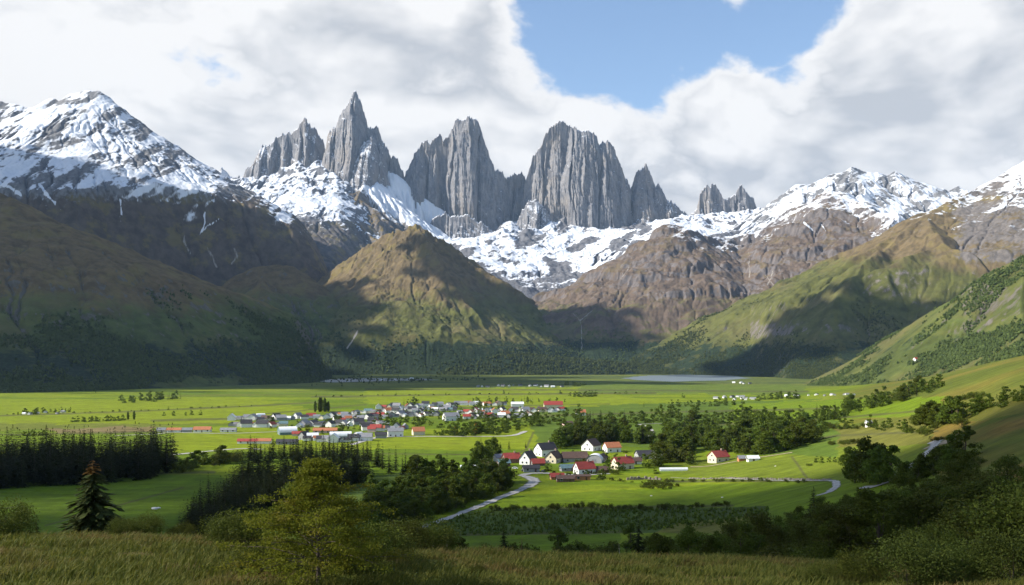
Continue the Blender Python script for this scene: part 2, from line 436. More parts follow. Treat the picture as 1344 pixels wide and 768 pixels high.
m10_line = lerp_py([(700, 300), (860, 285), (885, 305), (905, 310), (960, 322), (1000, 308), (1050, 283), (1085, 268), (1130, 290), (1170, 320), (1240, 330)])
massif('mountain',
    [[(700, 425, 5500), (735, 398, 5580), (750, 385, 5620), (790, 362, 5700), (830, 335, 5800), (852, 315, 5880), (862, 306, 5900), (873, 296, 5930), (880, 292, 5950), (890, 294, 5970), (900, 299, 6000), (930, 314, 6100), (960, 314, 6200), (985, 306, 6250),
      (1020, 288, 6300), (1050, 271, 6300), (1075, 257, 6250), (1090, 250, 6200), (1103, 250, 6200), (1112, 262, 6200), (1125, 272, 6200), (1150, 292, 6200), (1180, 312, 6200), (1230, 332, 6200), (1300, 360, 6200)],
     [(1100, 250, 6200), (1108, 300, 5800), (1095, 350, 5400), (1060, 410, 5000)],
     [(985, 306, 6250), (965, 350, 5750), (940, 395, 5350), (900, 440, 4950)],
     [(880, 292, 5950), (858, 340, 5550), (830, 395, 5150), (800, 452, 4800)],
     [(1150, 292, 6200), (1175, 345, 5800), (1170, 390, 5400)]],
    (590, 1330), (4300, 6600), 740, 330, M_PURPLE, side=90, extra=lambda X, Y, Z, P, D: Z + np.clip(Z / 500, 0, 1) * 17 * np.tanh(2.5 * np.sin(6.283 * (Z / 150 + .9 * fbm(X / 500, Y / 500, 401, 3)))) * np.clip(.5 + 1.6 * fbm(X / 350, Y / 350, 403, 3), 0, 1), s1=.72, s2=.85, L=800, step=280, sub=150, seed=8, K=0.014, ero=9, spur_s=.5, rough=1.5,
    label='brown craggy mountain with snow streaks below its summit',
    masks={'snow': lambda X, Y, Z, P, PY, s, c: .38 + (m10_line(P) - PY) / 30 * .45 + np.clip(.8 - s, -.6, .4) * .6 + c * .6 + .55 * strata(X, Y, Z, .5, 60, 25)
                 - 1.4 * sstep(4, 50, PY - m10_line(P)) + 1.9 * streaks(P, PY, M10_CH),
           'crag': lambda X, Y, Z, P, PY, s, c: .18 + np.clip(s - .7, 0, .6) * .9 + .75 * fbm(Z / 70 + .4 * fbm(X / 200, Y / 200, 4, 3), X / 240, 91, 5, .6) - sstep(370, 430, PY) * .6,
           'scree': lambda X, Y, Z, P, PY, s, c: sstep(.6, .95, c) * .4 * sstep(300, 340, PY) + streaks(P, PY, M10_SC, 1.5) * .72,
           'forest': lambda X, Y, Z, P, PY, s, c: sstep(425, 460, PY) * .7,
           'veg': lambda X, Y, Z, P, PY, s, c: (PY - 345) / 110 - np.clip(s - .6, 0, .5)})

massif('mountain',
    [[(1600, 120, 5600), (1400, 188, 5000), (1360, 206, 4900), (1344, 212, 4900), (1335, 218, 4880), (1325, 225, 4850), (1310, 242, 4800), (1290, 246, 4800), (1270, 255, 4750), (1240, 265, 4700), (1228, 272, 4650), (1215, 285, 4600), (1190, 300, 4500),
      (1150, 325, 4400), (1100, 350, 4300), (1060, 372, 4250), (1020, 395, 4300), (960, 422, 4450), (880, 447, 4600), (800, 470, 4700), (750, 482, 4750)],
     [(1215, 285, 4600), (1225, 300, 4300), (1240, 318, 4050), (1285, 338, 3850), (1330, 350, 3650)],
     [(1190, 300, 4500), (1140, 350, 4150), (1080, 410, 3800)],
     [(1225, 300, 4300), (1190, 370, 3850), (1130, 440, 3500)],
     [(1325, 225, 4850), (1330, 285, 4500), (1345, 330, 4200)]],
    (690, 1560), (3150, 5300), 800, 330, M_BROWN, s1=.62, s2=.72, L=900, step=330, sub=170, seed=12, K=0.014, ero=8, foot=[(690, 4200), (880, 4150), (985, 3900), (1040, 3350), (1100, 3180), (1560, 3150)], spur_s=.45, rough=.9,
    label='olive and golden mountain flank with a snow dusted shoulder',
    masks={'snow': lambda X, Y, Z, P, PY, s, c: .2 + .9 * slant(P, PY, .5, 12, 19) + (np.interp(P, [1180, 1215, 1260, 1300, 1344, 1500], [240, 285, 285, 282, 278, 290]) - PY) / 70 + np.clip(.62 - s, -.6, .3) * 1.0 + c * .5 + .7 * strata(X, Y, Z, .5, 60, 35),
           'crag': lambda X, Y, Z, P, PY, s, c: np.clip(s - .8, 0, .6) * .8 + .6 * fbm(Z / 80, X / 260, 93, 5, .6) - .1 + sstep(350, 325, PY) * .75 * sstep(1232, 1275, P),
           'forest': lambda X, Y, Z, P, PY, s, c: sstep(415, 470, PY) * .62 + c * .12,
           'veg': lambda X, Y, Z, P, PY, s, c: (PY - 308) / 75 - .5 * sstep(1210, 1320, P) * sstep(400, 330, PY)})

# the ridge that falls from the spire, the pointed hill in the middle and the knoll beside it
massif('mountain',
    [[(492, 205, 8950), (484, 225, 8750), (477, 240, 8500), (470, 256, 8150), (462, 276, 7800), (448, 300, 7300), (430, 330, 6800), (405, 372, 6200), (380, 420, 5700)],
     [(470, 256, 8150), (492, 272, 8000), (520, 296, 7800), (560, 330, 7500), (600, 362, 7300)],
     [(462, 276, 7800), (440, 300, 7500), (410, 330, 7100), (375, 355, 6500)]],
    (250, 730), (5400, 9100), 560, 420, M_BROWN, s1=.9, s2=1., L=900, step=300, sub=150, seed=21, spur_s=.65, rough=1.1,
    label='dark brown rocky ridge falling from the tallest spire',
    masks={'snow': lambda X, Y, Z, P, PY, s, c: .35 + (np.interp(P, [330, 400, 440, 470, 500, 540, 600], [268, 272, 262, 250, 285, 312, 345]) - PY) / 26 + np.clip(.9 - s, -.5, .3) * .5 + c * .5 + .5 * strata(X, Y, Z, .3, 60, 45)
                  - .25 * sstep(40, 80, PY - 230),
           'crag': lambda X, Y, Z, P, PY, s, c: np.clip(s - .7, 0, .6) * 1.2 + sstep(260, 235, PY),
           'scree': lambda X, Y, Z, P, PY, s, c: sstep(.5, .85, c) * .5,
           'veg': lambda X, Y, Z, P, PY, s, c: (PY - 360) / 90})
massif('hill',
    [[(225, 425, 4750), (240, 408, 4800), (262, 391, 4850), (290, 374, 4900), (315, 359, 4950), (340, 350, 5000), (365, 347, 5050), (385, 350, 5070), (400, 361, 5080), (410, 374, 5080), (440, 400, 5050), (470, 425, 5000)],
     [(340, 350, 5000), (330, 400, 4650), (310, 450, 4400)], [(385, 350, 5070), (410, 410, 4700), (425, 455, 4420)]],
    (170, 520), (4050, 5450), 360, 260, M_HILL, footw=450, side=60, s1=.75, s2=.8, L=600, cv=.5, step=260, sub=140, seed=31, K=0.022, ero=8, spur_s=.4, rough=.8,
    label='dark rounded knoll below the snowy mountain',
    masks={'crag': lambda X, Y, Z, P, PY, s, c: np.clip(s - .75, 0, .6),
           'forest': lambda X, Y, Z, P, PY, s, c: sstep(425, 475, PY) * .8,
           'veg': lambda X, Y, Z, P, PY, s, c: (PY - 350) / 90})
massif('hill',
    [[(330, 430, 5000), (380, 398, 5350), (410, 376, 5450), (430, 361, 5500), (450, 345, 5520), (470, 330, 5530), (490, 318, 5500), (505, 311, 5470), (511, 306, 5450), (517, 309, 5440), (524, 302, 5420), (531, 303, 5410), (537, 296, 5400), (545, 293, 5400), (550, 297, 5400), (555, 304, 5410), (562, 302, 5430), (568, 309, 5440), (580, 314, 5450), (600, 329, 5480), (620, 342, 5500),
      (650, 362, 5550), (680, 385, 5600), (710, 404, 5650), (735, 424, 5700), (757, 452, 5700), (775, 478, 5700)],
     [(545, 294, 5400), (562, 320, 5200), (584, 352, 4980), (612, 395, 4780), (640, 432, 4620), (680, 458, 4480), (730, 478, 4380)],
     [(470, 330, 5530), (452, 372, 5200), (425, 420, 4850), (400, 462, 4550)],
     [(516, 305, 5450), (505, 360, 5050), (500, 420, 4700), (500, 462, 4500)],
     [(620, 342, 5500), (680, 405, 5200), (735, 455, 4950)]],
    (190, 890), (4150, 5900), 760, 320, M_BROWN, side=90, s1=1.15, s2=1.2, L=480, cv=.36, footw=260, step=420, sub=150, seed=41, K=0.011, ero=7, spur_s=.72, spur_keep=.4, rough=1.5, extra=lambda X, Y, Z, P, D: Z + np.clip((Z - 560) / 200, 0, 1) * 26 * (ridged(X / 62, Y / 62, 431, 4) - .5),
    label='pointed brown hill in the middle of the valley head',
    masks={'crag': lambda X, Y, Z, P, PY, s, c: sstep(325, 298, PY) * .4 + .55 * fbm(Z / 70, X / 220, 95, 5, .6) - .05 - .4 * sstep(380, 430, PY),
           'scree': lambda X, Y, Z, P, PY, s, c: streaks(P, PY, [[(469, 434), (465, 444), (455, 457)]], 1.6),
           'forest': lambda X, Y, Z, P, PY, s, c: sstep(415, 470, PY) * .7 + c * .1,
           'veg': lambda X, Y, Z, P, PY, s, c: (PY - 348) / 95})

# dark hill on the left and the wooded slope on the right
massif('hill',
    [[(-420, 150, 4200), (-250, 205, 3700), (-100, 233, 3500), (-40, 246, 3430), (0, 255, 3400), (22, 262, 3370), (40, 275, 3350), (70, 300, 3300), (110, 325, 3250), (150, 345, 3200), (180, 375, 3150), (220, 410, 3080), (260, 432, 3000), (300, 450, 2950), (345, 468, 2900), (400, 485, 2850), (430, 492, 2800)],
     [(-40, 246, 3430), (-10, 310, 3050), (20, 380, 2700), (40, 450, 2350)],
     [(70, 300, 3300), (100, 370, 2950), (150, 440, 2650), (210, 490, 2400)],
     [(180, 375, 3150), (230, 440, 2850), (300, 487, 2600)],
     [(-250, 205, 3700), (-200, 330, 3000), (-150, 430, 2500)]],
    (-430, 450), (1700, 3900), 800, 350, M_HILL, s1=.5, s2=.6, L=900, step=300, sub=160, seed=51, K=0.022, ero=8, spur_s=.42, rough=.8, foot=[(-400, 1750), (0, 1800), (120, 1950), (250, 2250), (330, 2500), (440, 2700)], footw=900,
    label='dark heather and scrub covered hill on the valley side',
    masks={'crag': lambda X, Y, Z, P, PY, s, c: np.clip(s - .72, 0, .6) * 1.0,
           'forest': lambda X, Y, Z, P, PY, s, c: sstep(395, 480, PY) * .62 + c * .12 - .3 * sstep(487, 500, PY) * sstep(150, 250, P) * sstep(330, 300, P),
           'veg': lambda X, Y, Z, P, PY, s, c: (PY - 340) / 120})
massif('hill',
    [[(1800, 150, 2700), (1560, 240, 2450), (1420, 298, 2330), (1344, 336, 2300), (1320, 350, 2300), (1290, 369, 2310), (1250, 396, 2350), (1200, 430, 2400), (1150, 466, 2450), (1100, 489, 2500), (1060, 497, 2550)],
     [(1344, 336, 2300), (1340, 395, 2000), (1335, 440, 1700)],
     [(1420, 298, 2330), (1420, 380, 1950), (1410, 440, 1600)],
     [(1250, 396, 2350), (1240, 445, 2050), (1220, 480, 1800)]],
    (930, 1700), (700, 2800), 600, 300, M_HILL, s1=.62, s2=.75, L=900, step=320, sub=170, seed=61, K=0.02, ero=8, spur_s=.55, rough=.5, foot=[(1000, 2500), (1100, 2000), (1200, 1500), (1344, 1000), (1700, 700)], footw=1100,
    label='sunlit wooded slope descending to the valley floor',
    masks={'crag': lambda X, Y, Z, P, PY, s, c: np.clip(s - .72, 0, .6) * 1.0,
           'forest': lambda X, Y, Z, P, PY, s, c: .1 + sstep(400, 450, PY) * .3 + c * .2 - .3 * sstep(475, 490, PY),
           'veg': lambda X, Y, Z, P, PY, s, c: .75 + (PY - 400) / 300})
# low wooded moraine across the valley head
massif('hill',
    [[(400, 480, 4500), (450, 472, 4480), (500, 472, 4450), (540, 474, 4430), (580, 468, 4420), (620, 466, 4420), (660, 462, 4430), (700, 465, 4440), (740, 470, 4450), (790, 474, 4470), (830, 478, 4500), (870, 486, 4500)]],
    (380, 890), (4120, 4700), 460, 110, M_HILL, s1=.3, s2=.35, L=400, step=260, sub=150, seed=71, K=0.01, ero=3, spur_s=.25, rough=.35, footw=220,
    label='low wooded rise across the head of the valley',
    masks={'forest': lambda X, Y, Z, P, PY, s, c: .8 + 0 * Z, 'veg': lambda X, Y, Z, P, PY, s, c: 1 + 0 * Z})

# snowfields at the foot of the towers: a surface through control points
def control_surface(cols, rows, py):
    """py[row][col] -> function z(px, d)"""
    cols = np.array(cols, float); rows = np.array(rows, float); py = np.array(py, float)
    zz = CZ + (CY - py) / F * rows[:, None]
    def pchip(x, y, q):
        h = np.diff(x); dl = np.diff(y, axis=-1) / h
        m = np.zeros_like(y); m[..., 1:-1] = np.where(dl[..., :-1] * dl[..., 1:] > 0, 2 * dl[..., :-1] * dl[..., 1:] / (dl[..., :-1] + dl[..., 1:] + 1e-12), 0)
        m[..., 0] = dl[..., 0]; m[..., -1] = dl[..., -1]
        i = np.clip(np.searchsorted(x, q) - 1, 0, len(x) - 2); t = np.clip((q - x[i]) / h[i], 0, 1)
        t2 = t * t; t3 = t2 * t
        return (2 * t3 - 3 * t2 + 1) * y[..., i] + (t3 - 2 * t2 + t) * h[i] * m[..., i] + (-2 * t3 + 3 * t2) * y[..., i + 1] + (t3 - t2) * h[i] * m[..., i + 1]
    def grid(pxs, ds):
        a = pchip(cols, zz, np.clip(pxs, cols[0], cols[-1]))              # rows x npx
        return pchip(np.log(rows), a.T, np.log(np.clip(ds, rows[0], rows[-1]))).T   # nd x npx
    return grid
cs = control_surface([180, 240, 300, 350, 400, 440, 480, 520, 560, 600, 640, 680, 720, 760, 800, 840, 880, 920, 960, 1000, 1060],
    [5600, 6300, 7000, 7800, 8500, 9100, 9600], [
    [430, 430, 430, 430, 430, 430, 440, 440, 430, 430, 430, 425, 425, 420, 420, 430, 430, 430, 430, 430, 430],
    [330, 320, 318, 325, 340, 350, 380, 390, 390, 385, 385, 388, 388, 385, 370, 350, 335, 335, 335, 335, 340],
    [270, 275, 285, 290, 300, 310, 340, 350, 350, 352, 352, 355, 358, 355, 340, 325, 312, 315, 315, 315, 320],
    [236, 246, 262, 266, 262, 262, 285, 308, 318, 322, 322, 324, 326, 322, 315, 306, 296, 300, 302, 300, 302],
    [222, 234, 248, 248, 240, 240, 262, 294, 308, 312, 306, 302, 302, 300, 302, 298, 290, 290, 290, 288, 290],
    [215, 226, 236, 232, 212, 215, 245, 284, 300, 306, 298, 286, 282, 284, 295, 292, 286, 284, 280, 278, 284],
    [240, 250, 250, 240, 230, 230, 240, 265, 290, 295, 290, 280, 280, 280, 295, 295, 290, 290, 285, 285, 290]])
px = np.linspace(185, 1055, 820); d = np.linspace(5700, 9500, 400)
Zc = cs(px, d); D, P = np.meshgrid(d, px, indexing='ij'); X = (P - CX) / F * D
a = ridged(X / 330, D / 330, 5, 6, .55) - .45
Zc = Zc + 60 * a + 70 * fbm(X / 150, D / 260, 29, 4) * sstep(7600, 8600, D) + 10 * fbm(X / 60, D / 60, 9, 4)
ze_, al_ = erode(X[::2, ::2], D[::2, ::2], Zc[::2, ::2], 8, .03)
Zc = Zc + upsample(ze_ - Zc[::2, ::2], 400, 820) + 3 * fbm(X / 18, D / 18, 19, 3)
PY = CY - (Zc - CZ) * F / D
sl = np.hypot(np.gradient(Zc, axis=0) / np.gradient(D, axis=0), np.gradient(Zc, axis=1) / np.gradient(X, axis=1))
sn = 1.0 + np.clip(.6 - sl, -.8, .3) * 1.1 - np.clip((PY - np.interp(P, [200, 300, 400, 500, 600, 700, 760, 830, 900, 1000], [248, 258, 272, 312, 336, 356, 358, 330, 306, 306])) / 26, 0, 3) * .8
sn = sn - 1.2 * sstep(.1, .4, fbm(X / 260, D / 420, 77, 5) + .1) * sstep(278, 300, PY)
sn = sn + .45 * slant(P, PY, .5, 9, 33) + .35 * fbm((Zc - .2 * X) / 40, X / 300, 3, 4)
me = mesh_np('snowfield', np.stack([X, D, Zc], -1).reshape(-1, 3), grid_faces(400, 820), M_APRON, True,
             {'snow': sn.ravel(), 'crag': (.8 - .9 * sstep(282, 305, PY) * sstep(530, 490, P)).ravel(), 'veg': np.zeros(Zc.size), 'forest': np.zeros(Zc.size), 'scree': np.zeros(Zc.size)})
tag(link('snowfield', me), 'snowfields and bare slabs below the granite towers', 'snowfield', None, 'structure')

# granite towers: walls with depth, one mountain mesh per tower
def granite():
    m, t, b = new_mat('granite_face')
    pos = t.n('NewGeometry').outputs['Position']; nrm = t.n('NewGeometry').outputs['Normal']
    mp = t.n('Mapping', Scale=(1, 1, .12)); t.set(mp.inputs['Vector'], pos)
    v1 = t.noise(mp.outputs[0], 1 / 48., 7, .68); v2 = t.noise(mp.outputs[0], 1 / 11., 5, .7)
    n1 = t.noise(pos, 1 / 300., 5, .6); n2 = t.noise(pos, 1 / 20., 5, .7)
    f = t.m('ADD', t.m('MULTIPLY', v1, .5), t.m('ADD', t.m('MULTIPLY', v2, .3), t.m('MULTIPLY', n2, .2)))
    c = t.mix(t.ss(f, .34, .66), (.085, .09, .108), (.285, .275, .275))
    c = t.mix(t.m('MULTIPLY', t.ss(n1, .45, .7), .5), c, (.25, .215, .18))
    nz = t.n('SeparateXYZ'); t.set(nz.inputs[0], nrm)
    sn = t.m('ADD', t.m('MULTIPLY', nz.outputs[2], 1.15), t.m('MULTIPLY', t.m('SUBTRACT', n2, .5), .9))
    sn = t.m('ADD', sn, t.attr('snow'))
    c = t.mix(t.m('MULTIPLY', t.ss(sn, .70, .92), .8), c, (.7, .72, .76))
    t.set(b.inputs['Base Color'], c); b.inputs['Roughness'].default_value = .9
    bp = t.n('Bump', Strength=.8, Distance=1.0)
    t.set(bp.inputs['Height'], t.m('ADD', t.m('MULTIPLY', v1, 26.0), t.m('ADD', t.m('MULTIPLY', v2, 7.0), t.m('MULTIPLY', n2, 6.0))))
    t.set(b.inputs['Normal'], bp.outputs[0])
    return m
M_GRAN = granite()

def tower(top, d0, base, seed, label, thick=.36, nz=150, dpx=.55, jag=1.0, lean=0.0, snow=0.0):
    xs = np.array([p[0] for p in top], float); ys = np.array([p[1] for p in top], float)
    px = np.arange(xs[0], xs[-1] + .01, dpx); nx = len(px)
    py = np.interp(px, xs, ys)
    jn = ridged(px / 9., px * 0 + 3.3, seed, 4, .6) - .5
    edge = np.minimum(np.minimum(px - xs[0], xs[-1] - px) / 4, 1)
    py = py - jag * (8 * jn + 3.5 * (ridged(px / 3.1, px * 0 + 8.8, seed + 9, 3) - .5)) * edge
    h = CZ + (CY - py) / F * d0
    zb = CZ + (CY - np.interp(px, [p[0] for p in base], [p[1] + 26 for p in base])) / F * d0
    h = np.maximum(h, zb + 2)
    x = (px - CX) / F * d0
    def blur(a, w):
        k = int(w / dpx); kk = np.exp(-np.linspace(-2, 2, 2 * k + 1) ** 2); kk /= kk.sum()
        return np.convolve(np.pad(a, k, mode='edge'), kk, 'valid')
    hs = blur(h, 14); hs2 = blur(h, 5)
    t = (np.linspace(0, 1, nz) ** .9)[:, None]
    Zg = h[None, :] * (1 - t) + zb[None, :] * t
    hb = np.maximum(h[None, :] - Zg, 0)
    Xg = np.broadcast_to(x[None, :], Zg.shape)
    wob = 22 * fbm(Xg / 130, Zg / 420, seed + 1, 4)
    xx = Xg + wob
    b1 = ridged(xx / 190, Zg / 1500, seed + 2, 3); b2 = ridged(xx / 70, Zg / 700, seed + 4, 4); b3 = ridged(xx / 24, Zg / 260, seed + 6, 4)
    led = fbm(xx / 260, Zg / 60, seed + 8, 4)
    s = np.clip(hb / 160, 0, 1)
    bulge = np.clip(hs[None, :] - Zg, 0, 900)
    T = 14 + thick * (.55 * bulge + .45 * np.clip(hs2[None, :] - Zg, 0, 900)) + 6 * s + s * (42 * (b1 - .35) + 13 * (b2 - .35) + 9 * (b3 - .35) + 9 * led)
    def blocks(size, sd, brk):
        c = (xx + 18 * fbm(Zg / 420, xx / 300, sd + 3, 3) + size * .5 * fbm(Zg / (size * 5), xx / (size * 2), sd + 9, 2)) / size
        i = np.floor(c); f = c - i; j = np.floor(brk * (Zg / 300 + i * .37 + .8 * fbm(xx / 90, Zg / 200, sd + 4, 3)))
        o = perlin(i * 7.31 + .37, j * 3.7 + .61, sd); o2 = perlin((i + 1) * 7.31 + .37, j * 3.7 + .61, sd)
        k = sstep(.72, 1, f)
        return o * (1 - k) + o2 * k, perlin(i * 5.17 + .71, j * 4.3 + .23, sd + 5) * (f - .5) * 2 * (1 - k), (1 - sstep(.0, .08, np.minimum(f, 1 - f))) * np.clip(perlin(i * 3.3 + .5, Zg / 260, sd + 7) + .35, 0, 1)
    for size, am, sd, brk in ((300, 70, 4, 0), (120, 27, 1, 0), (52, 12, 2, .25), (23, 6, 3, .4)):
        o, tl, e = blocks(size, seed + 40 * sd, brk)
        T += s * (am * 1.3 * o + am * 1.0 * tl - am * .8 * e)
    dg = fbm((xx + .8 * Zg) / 60, (Zg - .8 * xx) / 420, seed + 71, 4); T += s * 18 * dg
    T += 60 * np.clip(t - .8, 0, 1) / .2
    T = np.maximum(T, 3 + 5 * s)
    Tb = 10 + .5 * bulge + 20 * s
    tp = sstep(0, 1, hb / 12)
    Yf = d0 - T * tp; Yb = d0 + Tb * tp
    Vf = np.stack([Xg, Yf, Zg], -1); Vb = np.stack([Xg, Yb, Zg], -1)[1:][::-1]
    V = np.concatenate([Vb, Vf], 0)
    sn = snow + .22 * sstep(.15, .5, fbm(Xg / 110, Zg / 190, seed + 61, 5, .6)) + .03 * sstep(-.2, .6, np.gradient(T, axis=0) / 4); sn = np.concatenate([sn[1:][::-1], sn], 0)
    me = mesh_np('rock_tower', V.reshape(-1, 3), grid_faces(len(V), nx), M_GRAN, True, {'snow': sn.ravel()})
    o = link('mountain', me)
    tag(o, label, 'mountain', None, 'structure')
    return o
tower([(286, 262), (292, 246), (303, 236), (318, 232), (324, 222), (332, 214), (338, 200), (345, 192), (356, 188), (364, 180), (374, 176), (384, 172), (392, 167), (398, 157), (402, 156), (408, 166), (414, 166), (418, 178), (424, 184), (428, 200), (434, 225), (440, 250)],
      9150, [(286, 268), (330, 250), (380, 248), (440, 262)], 101, 'jagged grey crag with snow patches beside the tallest spire', thick=.4, snow=.12)
tower([(404, 262), (412, 240), (420, 222), (427, 200), (430, 178), (434, 172), (441, 166), (446, 152), (453, 143), (459, 132), (463, 123), (467, 119), (471, 126), (475, 138), (479, 150), (482, 165), (490, 171), (494, 165), (498, 172), (502, 186), (508, 192), (512, 206), (520, 206), (525, 218), (530, 230), (536, 252), (545, 275)],
      9000, [(404, 265), (440, 262), (480, 258), (545, 300)], 111, 'tallest sharp granite spire', thick=.36, snow=.05)
tower([(520, 282), (527, 250), (533, 224), (540, 210), (548, 195), (558, 183), (564, 188), (570, 182), (577, 175), (582, 184), (589, 181), (594, 168), (598, 158), (601, 155), (606, 159), (612, 154), (618, 153), (624, 156), (629, 161), (634, 176), (640, 196), (646, 214), (650, 224), (656, 224), (662, 230), (667, 246), (672, 285)],
      9000, [(520, 300), (600, 312), (672, 300)], 121, 'blocky granite tower with twin notched summit', thick=.24)
tower([(655, 295), (660, 250), (664, 236), (669, 231), (677, 229), (685, 227), (690, 236), (694, 262), (700, 296)], 9080, [(655, 298), (700, 298)], 131, 'short granite pillar between the two great towers', thick=.3)
tower([(682, 296), (688, 245), (694, 222), (700, 205), (708, 196), (713, 182), (720, 170), (727, 163), (734, 158), (741, 161), (748, 166), (756, 168), (762, 172), (768, 170), (776, 172), (782, 178), (787, 188), (792, 186), (798, 184), (804, 190), (808, 202), (814, 217), (820, 234), (826, 241), (832, 262), (838, 296)],
      8950, [(682, 302), (760, 292), (800, 305), (838, 298)], 141, 'broad granite tower with a flat stepped top', thick=.28)
tower([(818, 294), (824, 258), (830, 240), (836, 226), (842, 220), (848, 217), (853, 224), (857, 236), (860, 246), (865, 243), (870, 252), (874, 262), (880, 262), (888, 270), (896, 277), (904, 282), (912, 296)],
      9000, [(818, 300), (870, 300), (912, 300)], 151, 'narrow granite tower beyond the broad one', thick=.42)
tower([(898, 296), (906, 284), (914, 276), (919, 256), (926, 246), (935, 241), (941, 245), (947, 254), (951, 261), (957, 260), (964, 258), (968, 247), (973, 242), (978, 250), (984, 256), (989, 260), (993, 273), (1001, 282), (1012, 296)],
      9500, [(898, 300), (1012, 300)], 161, 'small double topped granite crag at the far end of the range', thick=.45, snow=.1)
tower([(180, 250), (205, 222), (218, 212), (228, 209), (235, 207), (242, 214), (250, 222), (262, 228), (275, 240), (284, 233), (291, 221), (297, 226), (305, 233), (320, 238), (345, 262)],
      9900, [(180, 268), (345, 270)], 171, 'low snow dusted peak seen over the snowy saddle', thick=.7, snow=.28, jag=.6)

tower([(398, 275), (408, 258), (422, 240), (438, 222), (452, 208), (466, 198), (478, 188), (488, 180), (494, 190), (499, 206), (507, 226), (514, 248), (524, 270), (536, 300)],
      8820, [(398, 280), (470, 268), (536, 310)], 181, 'broad snow dusted rock shoulder at the foot of the tallest spire', thick=.6, snow=.16, jag=.7)
tower([(545, 322), (556, 300), (568, 288), (584, 279), (598, 284), (612, 281), (626, 290), (640, 297), (652, 312), (662, 330)], 8640, [(545, 325), (600, 326), (662, 332)], 191, 'dark rock step below the twin notched tower', thick=.55, snow=.12, jag=.8)
tower([(676, 300), (684, 278), (692, 266), (702, 262), (712, 270), (722, 284), (730, 300)], 8760, [(676, 302), (730, 302)], 201, 'small rock step at the left foot of the broad tower', thick=.5, snow=.1, jag=.8)
tower([(742, 306), (750, 295), (760, 288), (772, 292), (784, 304)], 8700, [(742, 308), (784, 306)], 211, 'little rock island in the snow under the broad tower', thick=.6, snow=.08, jag=.8)
tower([(826, 302), (834, 292), (844, 284), (854, 290), (864, 302)], 8760, [(826, 304), (864, 304)], 221, 'little rock island in the snow under the narrow tower', thick=.6, snow=.08, jag=.8)
# ------------------------------------------------------------------ ground
GC = [-700, 0, 150, 300, 450, 600, 750, 900, 1000, 1100, 1180, 1260, 1344, 1500, 2100]
GD = [3, 20, 38, 52, 76, 120, 200, 300, 420, 600, 900, 1300, 2000, 3000, 5000]
def zpy(z, d): return CY + (CZ - z) * F / d
cols_z = {   # ground height at the distances of GD, per photo column
    -700: (74.6, 72.6, 70.9, 69.2, 63.5, 50, 26, 8, 0, 0, 0, 0, 0, 0, 0),
    0:    (74.6, 72.6, 70.8, 69.1, 63.3, 47, 24, 6, 0, 0, 0, 0, 0, 0, 0),
    150:  (74.6, 72.6, 70.7, 69.0, 63.0, 46, 23, 6, 0, 0, 0, 0, 0, 0, 0),
    300:  (74.6, 72.5, 70.5, 68.8, 62.8, 46, 23, 6, 0, 0, 0, 0, 0, 0, 0),
    450:  (74.6, 72.5, 70.4, 68.5, 62.6, 46, 23, 6, 0, 0, 0, 0, 0, 0, 0),
    600:  (74.6, 72.4, 70.2, 68.2, 62.6, 48, 24, 7, 0, 0, 0, 0, 0, 0, 0),
    750:  (74.6, 72.4, 70.1, 68.1, 62.7, 50, 27, 9, 1, 0, 0, 0, 0, 0, 0),
    900:  (74.6, 72.4, 70.1, 68.1, 62.7, 51, 31, 15, 6, 1.5, 0, 0, 0, 0, 0),
    1000: (74.6, 72.4, 70.1, 68.0, 62.5, 52, 35, 22, 15, 9, 8, 7, 3, 0, 0),
    1100: (74.6, 72.3, 69.8, 67.7, 62.3, 53, 39, 29, 24, 20, 21, 22, 12, 0, 0),
    1180: (74.6, 72.3, 69.8, 67.7, 62.5, 54, 42, 36, 33, 33, 37, 38, 28, 4, 0),
    1260: (74.6, 72.3, 69.9, 67.9, 63.3, 56, 47, 46, 46, 50, 59, 62, 50, 10, 0),
    1344: (74.6, 72.4, 70.1, 68.3, 64.5, 58, 53, 55, 60, 68, 79, 84, 70, 20, 0),
    1500: (74.6, 72.5, 70.6, 69, 67, 64, 64, 68, 76, 88, 104, 112, 95, 30, 0),
    2100: (74.6, 73, 72, 71, 71, 72, 78, 90, 105, 130, 160, 175, 150, 60, 0)}
gs = control_surface(GC, GD, np.array([[zpy(cols_z[c][i], d) for c in GC] for i, d in enumerate(GD)]))
gpx = np.concatenate([np.linspace(-1600, -40, 110, endpoint=False), np.linspace(-40, 1384, 1150, endpoint=False), np.linspace(1384, 3000, 110)])
gd = np.concatenate([np.linspace(3, 18, 10, endpoint=False), np.geomspace(18, 75, 130, endpoint=False), np.geomspace(75, 360, 90, endpoint=False),
                     CZ * F / (np.linspace(CZ * F / 360, CZ * F / 4200, 330, endpoint=False)), np.geomspace(4200, 14000, 30)])
GP, GDD = np.meshgrid(gpx, gd)
GX = (GP - CX) / F * GDD
def relief(x, y):
    w = sstep(900, 60, y) ; r = sstep(-100, 260, x) * sstep(1500, 500, y)
    return .28 * sstep(80, 20, y) * fbm(x / 3.2, y / 3.2, 5, 3) + w * 1.2 * fbm(x / 45, y / 45, 3, 3) * sstep(15, 60, y) + r * 2.4 * fbm(x / 130, y / 130, 8, 3) * sstep(120, 300, y)
GZ = gs(gpx, gd) + relief(GX, GDD)

